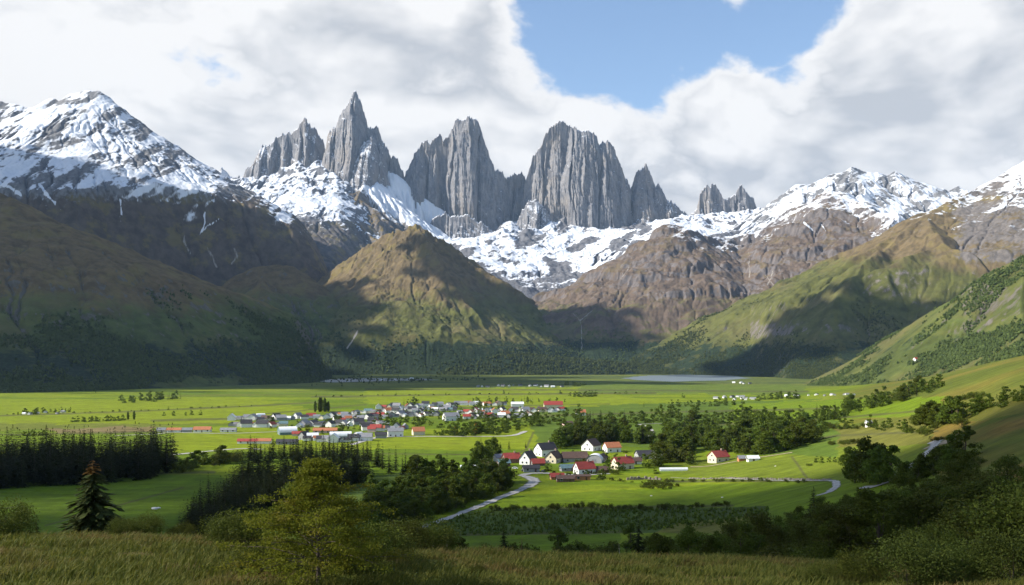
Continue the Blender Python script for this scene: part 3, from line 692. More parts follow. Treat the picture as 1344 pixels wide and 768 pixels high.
def ground_z(x, d):
    """height of the built ground (bilinear on its grid)"""
    p = x / d * F + CX
    i = int(np.clip(np.searchsorted(gd, d) - 1, 0, len(gd) - 2)); j = int(np.clip(np.searchsorted(gpx, p) - 1, 0, len(gpx) - 2))
    u = min(max((d - gd[i]) / (gd[i + 1] - gd[i]), 0), 1); v = min(max((p - gpx[j]) / (gpx[j + 1] - gpx[j]), 0), 1)
    return float((GZ[i, j] * (1 - v) + GZ[i, j + 1] * v) * (1 - u) + (GZ[i + 1, j] * (1 - v) + GZ[i + 1, j + 1] * v) * u)

def at(px, py, dmin=45.0, dmax=5000.0):
    """the ground point seen at a photo pixel: (x, y, z)"""
    j = int(np.clip(np.searchsorted(gpx, px), 1, len(gpx) - 1)); v = (px - gpx[j - 1]) / (gpx[j] - gpx[j - 1])
    z = GZ[:, j - 1] * (1 - v) + GZ[:, j] * v
    s = CY + (CZ - z) * F / gd                    # photo row of each ground row
    for i in range(len(gd) - 1):
        if gd[i] < dmin: continue
        if s[i] >= py > s[i + 1]:
            t = (s[i] - py) / (s[i] - s[i + 1]); d = gd[i] + (gd[i + 1] - gd[i]) * t
            return ((px - CX) / F * d, d, float(z[i] + (z[i + 1] - z[i]) * t))
    d = dmax
    return ((px - CX) / F * d, d, ground_z((px - CX) / F * d, d))

def hid(px, d):
    """ground point at a photo column and a distance (for plants whose foot is hidden)"""
    x = (px - CX) / F * d
    return (x, d, ground_z(x, d))

# colours of the fields
GPY = CY + (CZ - GZ) * F / GDD
def inpoly(x, y, poly):
    r = np.zeros(x.shape, bool); n = len(poly)
    for i in range(n):
        x1, y1 = poly[i]; x2, y2 = poly[(i + 1) % n]
        if y1 == y2: continue
        r ^= ((y1 > y) != (y2 > y)) & (x < (x2 - x1) * (y - y1) / (y2 - y1) + x1)
    return r
FY = (.158, .20, .007); FG = (.09, .14, .006); FD = (.05, .08, .010); FO = (.12, .12, .022); FB = (.16, .125, .055); FH = (.135, .115, .016); FL = (.115, .17, .006)
n1 = fbm(GX / 420, GDD / 90, 21, 4); n2 = fbm(GX / 900 + 4, GDD / 260, 33, 3)
def mixc(a, b, f): return np.asarray(a) * (1 - f[..., None]) + np.asarray(b) * f[..., None]
C = mixc(FG, FY, sstep(-.25, .2, n1 + .5 * n2))
C = mixc(C, np.broadcast_to(np.array(FO), C.shape), sstep(.3, .55, -n2) * .6)
far = sstep(1900, 2700, GDD)
C = mixc(C, mixc((.07, .095, .025), (.12, .14, .025), sstep(-.2, .3, fbm(GX / 700, GDD / 160, 41, 4))), far)
hill = sstep(60, 260, GX) * sstep(12, 30, GZ)
C = mixc(C, mixc((.085, .105, .014), (.135, .12, .02), sstep(-.3, .35, fbm(GX / 120, GDD / 160, 51, 4))), hill)
POLYS = [
    ([(-60, 528), (330, 522), (420, 540), (300, 556), (-60, 556)], FY), ([(-60, 556), (240, 557), (210, 563), (-60, 566)], (.12, .14, .02)),
    ([(60, 563), (205, 560), (200, 566), (80, 569)], FB), ([(-60, 570), (300, 566), (300, 592), (-60, 592)], FL), ([(225, 568), (420, 560), (395, 588), (225, 592)], FY),
    ([(400, 576), (705, 566), (690, 590), (500, 590), (400, 600)], FY), ([(400, 590), (690, 590), (640, 612), (420, 640)], FG),
    ([(-60, 622), (290, 622), (280, 705), (-60, 705)], FG), ([(650, 652), (1090, 628), (1180, 640), (1180, 668), (900, 672), (690, 668), (640, 676)], FL),
    ([(880, 604), (1060, 592), (1240, 580), (1240, 628), (960, 632), (880, 618)], (.12, .155, .012)),
    ([(560, 686), (640, 668), (870, 668), (870, 700), (520, 704)], (.055, .085, .016)), ([(500, 702), (812, 697), (812, 726), (500, 726)], FG),
    ([(840, 668), (1010, 664), (1010, 690), (900, 688), (820, 696)], (.05, .075, .015)), ([(860, 700), (900, 684), (1010, 676), (1010, 700)], FO),
    ([(1225, 560), (1500, 520), (1500, 680), (1225, 640)], FH), ([(1090, 560), (1225, 556), (1225, 582), (1090, 590)], FO),
    ([(700, 540), (800, 530), (1100, 524), (1100, 600), (700, 580)], (.08, .125, .014)), ([(960, 530), (1240, 520), (1240, 545), (960, 556)], FL),
    ([(480, 512), (760, 508), (860, 528), (720, 536), (480, 530)], FY), ([(760, 502), (1060, 506), (1060, 518), (760, 516)], (.1, .14, .02)),
    ([(280, 660), (560, 616), (640, 640), (500, 700)], (.07, .105, .016)), ([(520, 632), (590, 628), (570, 650), (480, 655)], FL)]
for poly, col in POLYS:
    jx = 14 * fbm(GX / 60, GDD / 60, 61, 4); jy = 4 * fbm(GX / 40, GDD / 90, 63, 4)
    k = inpoly(GP + jx, GPY + jy, poly) & (GDD > 100)
    C[k] = np.array(col)
    if col == FH: C[k] = mixc((.085, .105, .010), (.165, .115, .024), sstep(-.3, .3, fbm(GX / 45, GDD / 70, 57, 5)))[k]
LINES = [([(-40, 547), (150, 541), (330, 533), (420, 528)], .9), ([(200, 552), (330, 549)], 1.2), ([(-40, 571), (120, 569), (230, 566)], .8), ([(-40, 585), (230, 580)], .7), ([(330, 545), (480, 531)], .7), ([(410, 521), (600, 518), (860, 516)], .9), ([(480, 511), (760, 512), (1060, 514)], .8),
         ([(560, 536), (800, 530)], .6), ([(640, 614), (690, 590), (700, 568)], .8), ([(500, 596), (690, 597)], .6), ([(700, 546), (880, 541), (1100, 536)], 1.0), ([(880, 560), (1060, 552), (1200, 540)], 1.1), ([(960, 592), (1100, 572), (1230, 566)], 1.2), ([(880, 632), (1090, 631)], 1.2), ([(1040, 600), (1060, 629)], 1.0), ([(690, 668), (960, 664)], 1.6), ([(500, 704), (830, 698)], 1.5), ([(-40, 625), (280, 620)], 1.5), ([(60, 690), (240, 640)], .8), ([(0, 668), (30, 664), (28, 672)], .8)]
jl = 1.6 * fbm(GX / 30, GDD / 60, 67, 3)
for ln, wd in LINES:
    m_ = np.zeros(GP.shape)
    for (x1, y1), (x2, y2) in zip(ln[:-1], ln[1:]):
        dx, dy = x2 - x1, y2 - y1; tt = np.clip(((GP - x1) * dx + (GPY - y1) * dy) / (dx * dx + dy * dy), 0, 1)
        m_ = np.maximum(m_, np.clip(1.6 - np.hypot((GP - x1 - dx * tt) * .5, GPY + jl * .4 - y1 - dy * tt) / wd, 0, 1))
    C = mixc(C, np.broadcast_to(np.array((.075, .075, .028)), C.shape), m_ * .8 * (GDD > 150))
near = sstep(120, 80, GDD)
gcol = mixc((.07, .085, .012), (.12, .088, .026), sstep(-.15, .3, fbm(GX / 7, GDD / 9, 71, 4)))
C = mixc(C, gcol, near)
C = C * (1 + .30 * fbm(GX / 40, GDD / 18, 81, 4) + .16 * fbm(GX / 7, GDD / 7, 85, 2))[..., None]

def ground_mat():
    m, t, b = new_mat('meadow_grass')
    pos = t.n('NewGeometry').outputs['Position']
    c = t.attr('field', 'Color')
    a = t.noise(pos, 1 / 14., 6, .65); bb = t.noise(pos, 1 / 2.2, 4, .7); cc = t.noise(pos, 1 / 90., 4, .6)
    mp = t.n('Mapping', Scale=(.06, .45, .1), Rotation=(0, 0, .12)); t.set(mp.inputs['Vector'], pos)
    st = t.noise(mp.outputs[0], .35, 3, .6)                                    # mowing lines
    f = t.m('ADD', t.m('MULTIPLY', a, .4), t.m('ADD', t.m('MULTIPLY', bb, .25), t.m('ADD', t.m('MULTIPLY', cc, .25), t.m('MULTIPLY', st, .38))))
    v = t.n('HueSaturation'); t.set(v.inputs['Value'], t.n('MapRange', i0=f, i1=.38, i2=.9, i3=.4, i4=1.55).outputs[0]); t.set(v.inputs['Color'], c)
    wet = t.mix(t.m('MULTIPLY', t.ss(cc, .52, .72), .3), v.outputs[0], (.12, .115, .02))
    t.set(b.inputs['Base Color'], wet)
    b.inputs['Roughness'].default_value = .95; b.inputs['Specular IOR Level'].default_value = .1
    bp = t.n('Bump', Strength=.7, Distance=1.0); t.set(bp.inputs['Height'], t.m('ADD', t.m('MULTIPLY', a, 2.5), t.m('MULTIPLY', bb, .6)))
    t.set(b.inputs['Normal'], bp.outputs[0])
    return m
M_GROUND = ground_mat()
me = mesh_np('ground', np.stack([GX, GDD, GZ], -1).reshape(-1, 3), grid_faces(len(gd), len(gpx)), M_GROUND, True, {'field': C.reshape(-1, 3)})
tag(link('ground', me), 'green valley floor and grassy slopes in a patchwork of fields', 'ground', None, 'structure')
# roads, water
def road_mat(name, col):
    m, t, b = new_mat(name); pos = t.n('NewGeometry').outputs['Position']
    n = t.noise(pos, .5, 4, .65); n2 = t.noise(pos, .09, 3, .6); e = t.attr('edge')
    c = t.mix(t.ss(n, .3, .7), tuple(x * .7 for x in col), tuple(x * 1.2 for x in col))
    wheel = t.ss(t.m('ABSOLUTE', t.m('SUBTRACT', e, .45)), .25, .05); c = t.mix(t.m('MULTIPLY', wheel, .5), c, tuple(x * 1.25 for x in col))
    v = t.m('ADD', e, t.m('ADD', t.m('MULTIPLY', t.m('SUBTRACT', n, .5), .9), t.m('MULTIPLY', t.m('SUBTRACT', n2, .5), .9)))
    c = t.mix(t.ss(v, .72, 1.0), c, (.11, .115, .03))
    t.set(b.inputs['Base Color'], c); b.inputs['Roughness'].default_value = .95
    return m
M_ROAD = road_mat('pale_gravel', (.33, .32, .30)); M_TRACK = road_mat('dry_earth_track', (.30, .24, .16))
def water_mat():
    m, t, b = new_mat('lake_water')
    pos = t.n('NewGeometry').outputs['Position']
    n = t.noise(pos, 1 / 40., 4, .6)
    t.set(b.inputs['Base Color'], t.mix(n, (.10, .135, .15), (.15, .18, .19)))
    b.inputs['Roughness'].default_value = .5; b.inputs['Specular IOR Level'].default_value = .5
    bp = t.n('Bump', Strength=.25, Distance=1.0); t.set(bp.inputs['Height'], t.noise(pos, 1 / 6., 3, .6)); t.set(b.inputs['Normal'], bp.outputs[0])
    return m
M_WATER = water_mat()

def ribbon(name, pix, width, mat, label, lift=.18, kind='structure', n=14, jit=.25):
    """a strip laid over the ground along photo pixels; width in metres (or a list)"""
    pts = []
    for p in pix: pts.append(Vector(at(*p)) if len(p) == 2 else Vector(hid(p[0], p[2])))
    W = width if isinstance(width, (list, tuple)) else [width] * len(pts)
    P = []; ws = []
    for i in range(len(pts) - 1):
        p0 = pts[max(i - 1, 0)]; p1 = pts[i]; p2 = pts[i + 1]; p3 = pts[min(i + 2, len(pts) - 1)]
        for k in range(n):
            t = k / n
            q = .5 * ((2 * p1) + (p2 - p0) * t + (2 * p0 - 5 * p1 + 4 * p2 - p3) * t * t + (3 * p1 - p0 - 3 * p2 + p3) * t ** 3)
            P.append(q); ws.append(W[i] + (W[i + 1] - W[i]) * t)
    P.append(pts[-1]); ws.append(W[-1])
    V = []; E = []; rows = 7; r2 = random.Random(len(P))
    for i, p in enumerate(P):
        a = P[max(i - 1, 0)]; b = P[min(i + 1, len(P) - 1)]; dv = (b - a); dv.z = 0; dv.normalize(); nn = Vector((-dv.y, dv.x, 0))
        j1 = 1 + jit * r2.uniform(-1, 1); j2 = 1 + jit * r2.uniform(-1, 1)
        for k in range(rows):
            u = (k / (rows - 1) - .5) * 2; q = p + nn * (u * ws[i] * .62 * (j1 if u < 0 else j2))
            V.append((q.x, q.y, ground_z(q.x, q.y) + lift)); E.append(abs(u))
    me = mesh_np(name, V, grid_faces(len(P), rows), mat, True, {'edge': E})
    return tag(link(name, me), label, name, None, kind)

def lake(name, poly, mat, label, lift=.5):
    P = [at(px, py) for px, py in poly]
    n = len(P); V = []
    for i in range(n):
        a = Vector(P[i]); b = Vector(P[(i + 1) % n])
        for k in range(10):
            t = k / 10; q = a.lerp(b, t)
            V.append((q.x + 25 * perlin(q.x / 90, q.y / 90, 4), q.y + 25 * perlin(q.x / 90, q.y / 90, 9), lift))
    me = bpy.data.meshes.new(name); me.from_pydata(V, [], [tuple(range(len(V)))]); me.materials.append(mat); me.update()
    return tag(link(name, me), label, name, None, 'structure')
lake('lake', [(815, 496.5), (850, 493), (900, 492.2), (960, 493.5), (985, 496.5), (950, 499.5), (880, 501), (835, 499)], M_WATER, 'grey blue lake at the head of the valley')
lake('lake', [(405, 500), (440, 497.5), (500, 496.5), (565, 497.5), (575, 499), (500, 500.5), (440, 502)], M_WATER, 'narrow strip of water under the dark hill')
ribbon('road', [(512, 702), (560, 690), (610, 672), (650, 656), (685, 642), (700, 634), (697, 628), (684, 624)], [3.6, 4, 4.2, 4.5, 5, 6.5, 7, 4], M_ROAD, 'pale gravel road curving up to the near village')
ribbon('road', [(684, 624), (700, 621.5), (730, 622), (760, 624), (800, 622)], [5, 5, 5, 4, 4], M_ROAD, 'village lane between the houses', lift=.26)
ribbon('road', [(1130, 668, 345), (1155, 672, 330), (1178, 655, 345), (1200, 641, 372), (1218, 632, 392), (1229, 624, 412), (1222, 618, 432)], [3, 4, 4, 4, 4.5, 4.5, 3], M_ROAD, 'pale winding track on the hillside', lift=.3)
ribbon('track', [(1072, 651), (1090, 645), (1098, 636), (1090, 631), (1060, 631), (1000, 630), (940, 628), (880, 627)], [3, 3.4, 3, 2, 1.2, 1, 1, 1], M_ROAD, 'grey farm track bending through the meadow')
ribbon('track', [(906, 613), (930, 612), (965, 606), (1000, 600), (1040, 594)], [3, 3, 3, 3, 3], M_TRACK, 'earth track along the upper edge of the meadow')
ribbon('track', [(1215, 588), (1232, 583), (1250, 579)], [4, 8, 3], M_TRACK, 'bare earth patch beside the big bush')
ribbon('road', [(228, 597), (258, 594), (290, 591), (320, 589), (345, 590)], [5, 5, 5, 5, 4], M_ROAD, 'pale road crossing the fields to the town')
ribbon('road', [(462, 584), (480, 578), (500, 574), (560, 573), (620, 573), (670, 572), (690, 566)], [5, 6, 7, 6, 6, 6, 5], M_ROAD, 'street along the lower edge of the town')
ribbon('road', [(848, 576), (853, 571), (855, 566), (850, 560), (840, 557), (870, 556)], [4, 5, 5, 4, 4, 3], M_ROAD, 'road running between the trees behind the near village')
ribbon('road', [(150, 572), (200, 570), (230, 568), (300, 569), (380, 566)], 4, M_ROAD, 'thin lane leading to the row of farm houses')
ribbon('river', [(242, 716, 395), (272, 717, 390), (300, 715, 392), (330, 712, 400)], [9, 10, 8, 8], M_ROAD, 'grey riverbed behind the grassy knoll', lift=.3)
# ------------------------------------------------------------------ trees, shrubs, grass
def foliage_mat(name, lo, hi, tint=None, rough=.65, trans=.25):
    m, t, b = new_mat(name)
    isl = t.n('NewGeometry').outputs['Random Per Island']; ob = t.n('ObjectInfo').outputs['Random']
    tc = t.n('TexCoord').outputs['Object']; n = t.noise(tc, 1.1, 3, .6)
    f = t.m('ADD', t.m('MULTIPLY', isl, .55), t.m('MULTIPLY', n, .45))
    c = t.mix(f, lo, hi)
    if tint: c = t.mix(t.m('MULTIPLY', t.ss(t.noise(tc, .6, 3, .6), .52, .68), tint[3]), c, tint[:3])
    hs = t.n('HueSaturation'); t.set(hs.inputs['Color'], c)
    t.set(hs.inputs['Value'], t.m('ADD', .7, t.m('MULTIPLY', ob, .6))); t.set(hs.inputs['Hue'], t.m('ADD', .485, t.m('MULTIPLY', ob, .03)))
    b.inputs['Roughness'].default_value = rough; b.inputs['Specular IOR Level'].default_value = .06
    t.set(b.inputs['Base Color'], hs.outputs[0])
    tr = t.n('BsdfTranslucent'); t.set(tr.inputs['Color'], hs.outputs[0])
    mx = t.n('MixShader'); mx.inputs[0].default_value = trans
    t.nt.links.new(b.outputs[0], mx.inputs[1]); t.nt.links.new(tr.outputs[0], mx.inputs[2])
    t.nt.links.new(mx.outputs[0], t.nt.nodes['Material Output'].inputs['Surface'])
    return m
M_SPRUCE = foliage_mat('spruce_needles', (.012, .018, .005), (.042, .05, .012))
M_LEAF = foliage_mat('broad_leaves', (.036, .056, .008), (.118, .15, .02), (.11, .10, .02, .25))
M_SHRUB = foliage_mat('shrub_leaves', (.034, .05, .008), (.112, .125, .02), (.11, .085, .025, .35))
M_OLDLEAF = foliage_mat('yellowing_leaves', (.085, .125, .010), (.26, .29, .032), (.34, .22, .035, .28), trans=.45)
M_AUTUMN = foliage_mat('orange_leaves', (.30, .10, .02), (.55, .22, .03))
M_RUST = foliage_mat('greying_needles', (.024, .034, .011), (.075, .088, .026), (.12, .09, .03, .25))
M_FRESH = foliage_mat('fresh_leaves', (.035, .06, .010), (.12, .155, .03))
M_BARK = simple_mat('bark', (.085, .065, .05), .95, .35, 3)
M_PALEBARK = simple_mat('pale_bark', (.25, .22, .18), .95, .3, 3)

def diamonds(C, U, W):
    """leaf faces: centre C, half axes U (long) and W (wide)"""
    n = len(C)
    V = np.stack([C - U, C - W * 1.0 + U * .1, C + U, C + W * 1.0 + U * .1], 1).reshape(-1, 3)
    return V, np.arange(n * 4).reshape(-1, 4)

def rand_unit(rng, n):
    v = rng.normal(size=(n, 3)); return v / np.linalg.norm(v, axis=1)[:, None]

def leaves(C, size, rng, flat=0.0):
    n = len(C); u = rand_unit(rng, n); u[:, 2] *= (1 - flat); u /= np.linalg.norm(u, axis=1)[:, None]
    w = np.cross(u, rand_unit(rng, n) * np.array([1 - flat, 1 - flat, 1]) + np.array([0, 0, flat])); w /= np.linalg.norm(w, axis=1)[:, None] + 1e-9
    s = (size * rng.uniform(.6, 1.35, n))[:, None]
    return diamonds(C, u * s, w * s * .55)

def mk_conifer(seed, h=20.0, r=3.6, levels=24, per=8, sprays=4, mat=None, bare=0.05, gap=.15, top_mat=None):
    rng = np.random.default_rng(seed); Cs = []; Us = []; Ws = []
    for k in range(levels):
        f = (k + rng.uniform(-.3, .3)) / levels; f = min(max(f, 0), .985); z = h * (bare + (1 - bare) * f)
        L0 = r * (1 - f) ** .72 * (1 + .12 * math.sin(k * 2.3 + seed)) + .035 * r
        n = max(4, int(per * (1 - .5 * f)))
        for a in rng.uniform(0, 2 * math.pi) + np.arange(n) * 2 * math.pi / n + rng.normal(0, .28, n):
            if rng.random() < gap: continue
            L = L0 * rng.uniform(.62, 1.18); dr = rng.uniform(.18, .5)
            for q in range(sprays):
                u = (q + .6) / sprays; x = L * u; zz = z - dr * L * u ** 1.4 + .12 * L * max(0, u - .7)
                dirv = np.array([math.cos(a), math.sin(a), -dr]); side = np.array([-math.sin(a), math.cos(a), 0])
                for sgn in (-1, 1):
                    dd = dirv + side * sgn * rng.uniform(.3, .9); dd /= np.linalg.norm(dd)
                    s = L * rng.uniform(.2, .36) * (1.15 - .5 * u) + .02 * r
                    Cs.append([math.cos(a) * x, math.sin(a) * x, zz]); Us.append(dd * s)
                    wv = np.cross(dd, [0, 0, 1]) * .34 + np.array([0, 0, rng.uniform(-.22, .12)]); Ws.append(wv * s)
    for q in range(10):
        a = rng.uniform(0, 6.28); Cs.append([0, 0, h * (.945 + .04 * q / 10)]); Us.append(np.array([math.cos(a) * .5, math.sin(a) * .5, .8]) * .013 * h); Ws.append(np.array([-math.sin(a), math.cos(a), 0]) * .007 * h)
    V, Fc = diamonds(np.array(Cs), np.array(Us), np.array(Ws))
    return V, Fc

def trunk_mb(h, r0, seed, limbs=(), lean=.03):
    rr = random.Random(seed); mb = MB()
    pts = [(lean * h * (t ** 2) * math.cos(seed), lean * h * t * t * math.sin(seed), h * t) for t in (0, .1, .3, .55, .8, 1)]
    mb.tube([(p[0], p[1], p[2] - (.3 if i == 0 else 0)) for i, p in enumerate(pts)], [r0 * 1.35, r0, r0 * .85, r0 * .6, r0 * .35, r0 * .08], 7)
    for a, b in limbs:
        a = Vector(a); b = Vector(b); m = a.lerp(b, .5) + Vector((rr.uniform(-.05, .05) * h, rr.uniform(-.05, .05) * h, .04 * h))
        mb.tube([a, m, b], [r0 * .42, r0 * .28, r0 * .08], 5)
    return mb

def mk_broad(seed, h=10.0, r=4.0, clumps=18, per=110, leaf=.34, low=.22, tall=1.0):
    rng = np.random.default_rng(seed); cs = []; C = []
    for k in range(clumps):
        f = rng.uniform(0, 1) ** 1.15; a = rng.uniform(0, 6.283); z = h * (low + (.93 - low) * f)
        prof = math.sin(math.pi * min(1, (.40 + .60 * f) * .93)) ** .7
        q = math.sqrt(rng.random()) * .85 * r * prof * rng.uniform(.65, 1.2)
        cr = r * rng.uniform(.30, .5) * (1.1 - .45 * f)
        c = np.array([q * math.cos(a), q * math.sin(a), z]); cs.append(c)
        n = int(per * rng.uniform(.6, 1.3)); d = rand_unit(rng, n); rad = cr * rng.uniform(.45, 1.12, n) ** .8
        p = c + d * rad[:, None] * np.array([1, 1, .72]); C.append(p)
    C = np.concatenate(C); C[:, 2] = np.clip(C[:, 2], .04 * h, None)
    V, Fc = leaves(C, leaf, rng, .25)
    limbs = [((0, 0, h * rng.uniform(.15, .45)), tuple(c * np.array([.9, .9, .96]))) for c in cs[:9]]
    return V, Fc, limbs

def mk_shrub(seed, h=3.0, r=2.4, clumps=12, per=90, leaf=.17):
    rng = np.random.default_rng(seed); C = []; cs = []
    for k in range(clumps):
        a = rng.uniform(0, 6.283); q = math.sqrt(rng.random()) * r * .8; z = h * rng.uniform(.25, .78) * (1 - .35 * (q / r) ** 2)
        c = np.array([q * math.cos(a), q * math.sin(a), z]); cs.append(c); cr = h * rng.uniform(.2, .36)
        n = int(per * rng.uniform(.6, 1.3)); C.append(c + rand_unit(rng, n) * (cr * rng.uniform(.4, 1.12, n))[:, None])
    C = np.concatenate(C); C[:, 2] = np.clip(C[:, 2], .02, None)
    V, Fc = leaves(C, leaf, rng, .2)
    return V, Fc, [((c[0] * .2, c[1] * .2, 0), tuple(c)) for c in cs[:7]]

PROTO = {}
def proto(kind, name, V, Fc, crown_mat, trunk_bm, height, bark=None, foliage='crown'):
    cm = mesh_np(name + '_' + foliage, V, Fc, crown_mat, False)
    tb = trunk_bm.build('trunk', bark or M_BARK, None, True); tm = tb.data; bpy.data.objects.remove(tb)
    # one mesh with both, for copies a few pixels tall
    tv = np.array([v.co[:] for v in tm.vertices]); tf = [tuple(p.vertices) for p in tm.polygons]
    q = [f for f in tf if len(f) == 4]
    sm = mesh_np(name, np.concatenate([V, tv]), np.concatenate([Fc, np.array(q) + len(V)]), [crown_mat, bark or M_BARK], False, mi=[0] * len(Fc) + [1] * len(q))
    PROTO.setdefault(kind, []).append((name, cm, tm, sm, height, foliage))

for k in range(6):
    V, Fc = mk_conifer(100 + k, 20, [4.0, 4.6, 3.6, 5.0, 4.2, 3.3][k], 24, 9, 4, gap=.08); proto('spruce', 'spruce_tree', V, Fc, M_SPRUCE, trunk_mb(17.2, .28, k), 20)
for k in range(3):
    V, Fc = mk_conifer(140 + k, 20, [4.6, 5.2, 4.2][k], 30, 10, 5, gap=.22); proto('near_spruce', 'spruce_tree', V, Fc, M_SPRUCE, trunk_mb(18, .3, k), 20)
for k in range(6):
    V, Fc, lb = mk_broad(200 + k, 10, [4.4, 3.8, 5.0, 3.5, 4.2, 4.7][k], [30, 26, 34, 24, 30, 32][k], 130, .33, low=.05); proto('broad', 'broadleaf_tree', V, Fc, M_LEAF, trunk_mb(6.5, .22, k, lb), 10)
for k in range(2):
    V, Fc, lb = mk_broad(230 + k, 10, 3.8, 26, 120, .34, low=.08); proto('autumn', 'broadleaf_tree', V, Fc, M_AUTUMN, trunk_mb(6.5, .22, k, lb), 10)
for k in range(3):
    V, Fc, lb = mk_broad(240 + k, 10, [4.4, 3.8, 4.6][k], 30, 130, .32, low=.06); proto('fresh', 'broadleaf_tree', V, Fc, M_FRESH, trunk_mb(6.5, .22, k, lb), 10)
for k in range(3):
    rg_ = np.random.default_rng(250 + k); zz_ = rg_.uniform(.04, 1, 2200); aa_ = rg_.uniform(0, 6.283, 2200); rr_ = 1.9 * np.sin(math.pi * np.clip(.12 + .86 * zz_, 0, 1)) ** .8 * rg_.uniform(.5, 1.1, 2200) * (1 + .25 * np.sin(zz_ * 23 + aa_))
    V, Fc = leaves(np.stack([np.cos(aa_) * rr_, np.sin(aa_) * rr_, zz_ * 14], 1), .36, rg_); proto('poplar', 'poplar_tree', V, Fc, M_LEAF, trunk_mb(12, .22, k), 14)
for k in range(6):
    V, Fc, lb = mk_shrub(300 + k, 3, [2.4, 3.0, 2.0, 2.7, 2.2, 3.2][k], [12, 15, 10, 14, 11, 16][k], 100, .17); proto('shrub', 'shrub', V, Fc, M_SHRUB, trunk_mb(1.8, .05, k, lb), 3, foliage='foliage')
for k in range(5):   # dense trees of the thicket on the near slope
    V, Fc, lb = mk_broad(400 + k, 10, [4.4, 5.0, 3.9, 4.7, 4.2][k], [34, 40, 30, 36, 32][k], 190, .19, low=.08); proto('thicket', 'broadleaf_tree', V, Fc, M_SHRUB if k % 2 else M_LEAF, trunk_mb(6.5, .18, k, lb), 10)
for k in range(4):   # close leafy bushes
    V, Fc, lb = mk_shrub(500 + k, 3, [2.4, 2.9, 2.1, 2.6][k], [26, 30, 22, 28][k], 420, .062); proto('close_bush', 'shrub', V, Fc, [M_FRESH, M_SHRUB, M_FRESH, M_SHRUB][k], trunk_mb(1.8, .045, k, lb), 3, foliage='foliage')

TR = random.Random(21); NPL = {}
CATS = {'spruce': 'tree', 'near_spruce': 'tree', 'broad': 'tree', 'autumn': 'tree', 'fresh': 'tree', 'poplar': 'tree', 'shrub': 'shrub', 'thicket': 'tree', 'close_bush': 'shrub'}
QUEUE = []
LIMIT = {'spruce_tree': 300, 'broadleaf_tree': 300, 'shrub': 300}
def plant(kind, pos, h, label, group=None, variant=None, wide=1.0, full=None):
    QUEUE.append((kind, pos, h, label, group, variant, wide, full, TR.random()))

def set_plants():
    """the plants that show largest become objects; what is past the limit of a kind goes into one mesh"""
    rest = {}; count = {}
    for kind, pos, h, label, group, variant, wide, full, rnd in sorted(QUEUE, key=lambda q: -(1e9 if q[4] is None else q[2] / q[1][1])):
        pr = PROTO[kind]; v = (variant if variant is not None else int(rnd * 997)) % len(pr); name, cm, tm, sm, H, fol = pr[v]
        s = h / H; rz = rnd * 6.283 * 7 % 6.283; count[name] = count.get(name, 0) + 1
        if count[name] > LIMIT.get(name, 300) - 6:
            rest.setdefault(name, []).append((pos, h, wide)); continue
        full_ = h * F / pos[1] > 24 if full is None else full
        if full_:
            o = empty(name, pos, rz); link(fol, cm, o); link('trunk', tm, o)
        else:
            o = link(name, sm); o.location = pos; o.rotation_euler = (0, 0, rz)
        o.scale = (s * wide, s * wide, s); tag(o, label, CATS[kind], group)
    print('PLANTS', {k: min(v, LIMIT.get(k, 300)) for k, v in count.items()}, {k: len(v) for k, v in rest.items()})
    for name, L in list(rest.items()) + [('spruce_fill', FILL)]:
        if not L: continue
        rng = np.random.default_rng(5); low = []
        for k in range(4):
            if name.startswith('spruce'): low.append((mk_conifer(900 + k, 20, 3.8, 17, 7, 2, gap=.1), 20, M_SPRUCE))
            elif name == 'broadleaf_tree': low.append((mk_broad(900 + k, 10, 4.4, 11, 42, .62, low=.06)[:2], 10, M_LEAF))
            else: low.append((mk_shrub(900 + k, 3, 2.6, 8, 36, .34)[:2], 3, M_SHRUB))
        Vs = []; Fs = []; base = 0
        for pos, h, wide in L:
            (V, Fc), H, mt = low[rng.integers(4)]; a = rng.uniform(0, 6.28); c, s_ = math.cos(a), math.sin(a); s = h / H
            P = np.stack([(V[:, 0] * c - V[:, 1] * s_) * s * wide, (V[:, 0] * s_ + V[:, 1] * c) * s * wide, V[:, 2] * s], 1) + np.array(pos); Vs.append(P); Fs.append(Fc + base); base += len(V)
        o = link('woodland' if name != 'shrub' else 'shrubbery', mesh_np('woodland', np.concatenate(Vs), np.concatenate(Fs), low[0][2], False))
        tag(o, {'spruce_tree': 'smaller dark spruces filling the woods of the valley floor', 'broadleaf_tree': 'small leafy trees scattered over the valley floor', 'spruce_fill': 'inner spruces that close up the dark plantations'}.get(name, 'small bushes scattered over the valley floor'), 'woodland', None, 'stuff')
FILL = []
def fill(poly, n, hpx, sep=2.5):
    x0 = min(p[0] for p in poly); x1 = max(p[0] for p in poly); y0 = min(p[1] for p in poly); y1 = max(p[1] for p in poly); k = 0
    while k < n:
        x = TR.uniform(x0, x1); y = TR.uniform(y0, y1)
        if inpoly(np.array([x]), np.array([y]), poly)[0]: p = at(x, y); FILL.append((p, TR.uniform(*hpx) * p[1] / F, TR.uniform(1.1, 1.6))); k += 1

def pick(kinds):
    t = sum(w for _, w in kinds); x = TR.random() * t
    for k, w in kinds:
        x -= w
        if x <= 0: return k
    return kinds[-1][0]

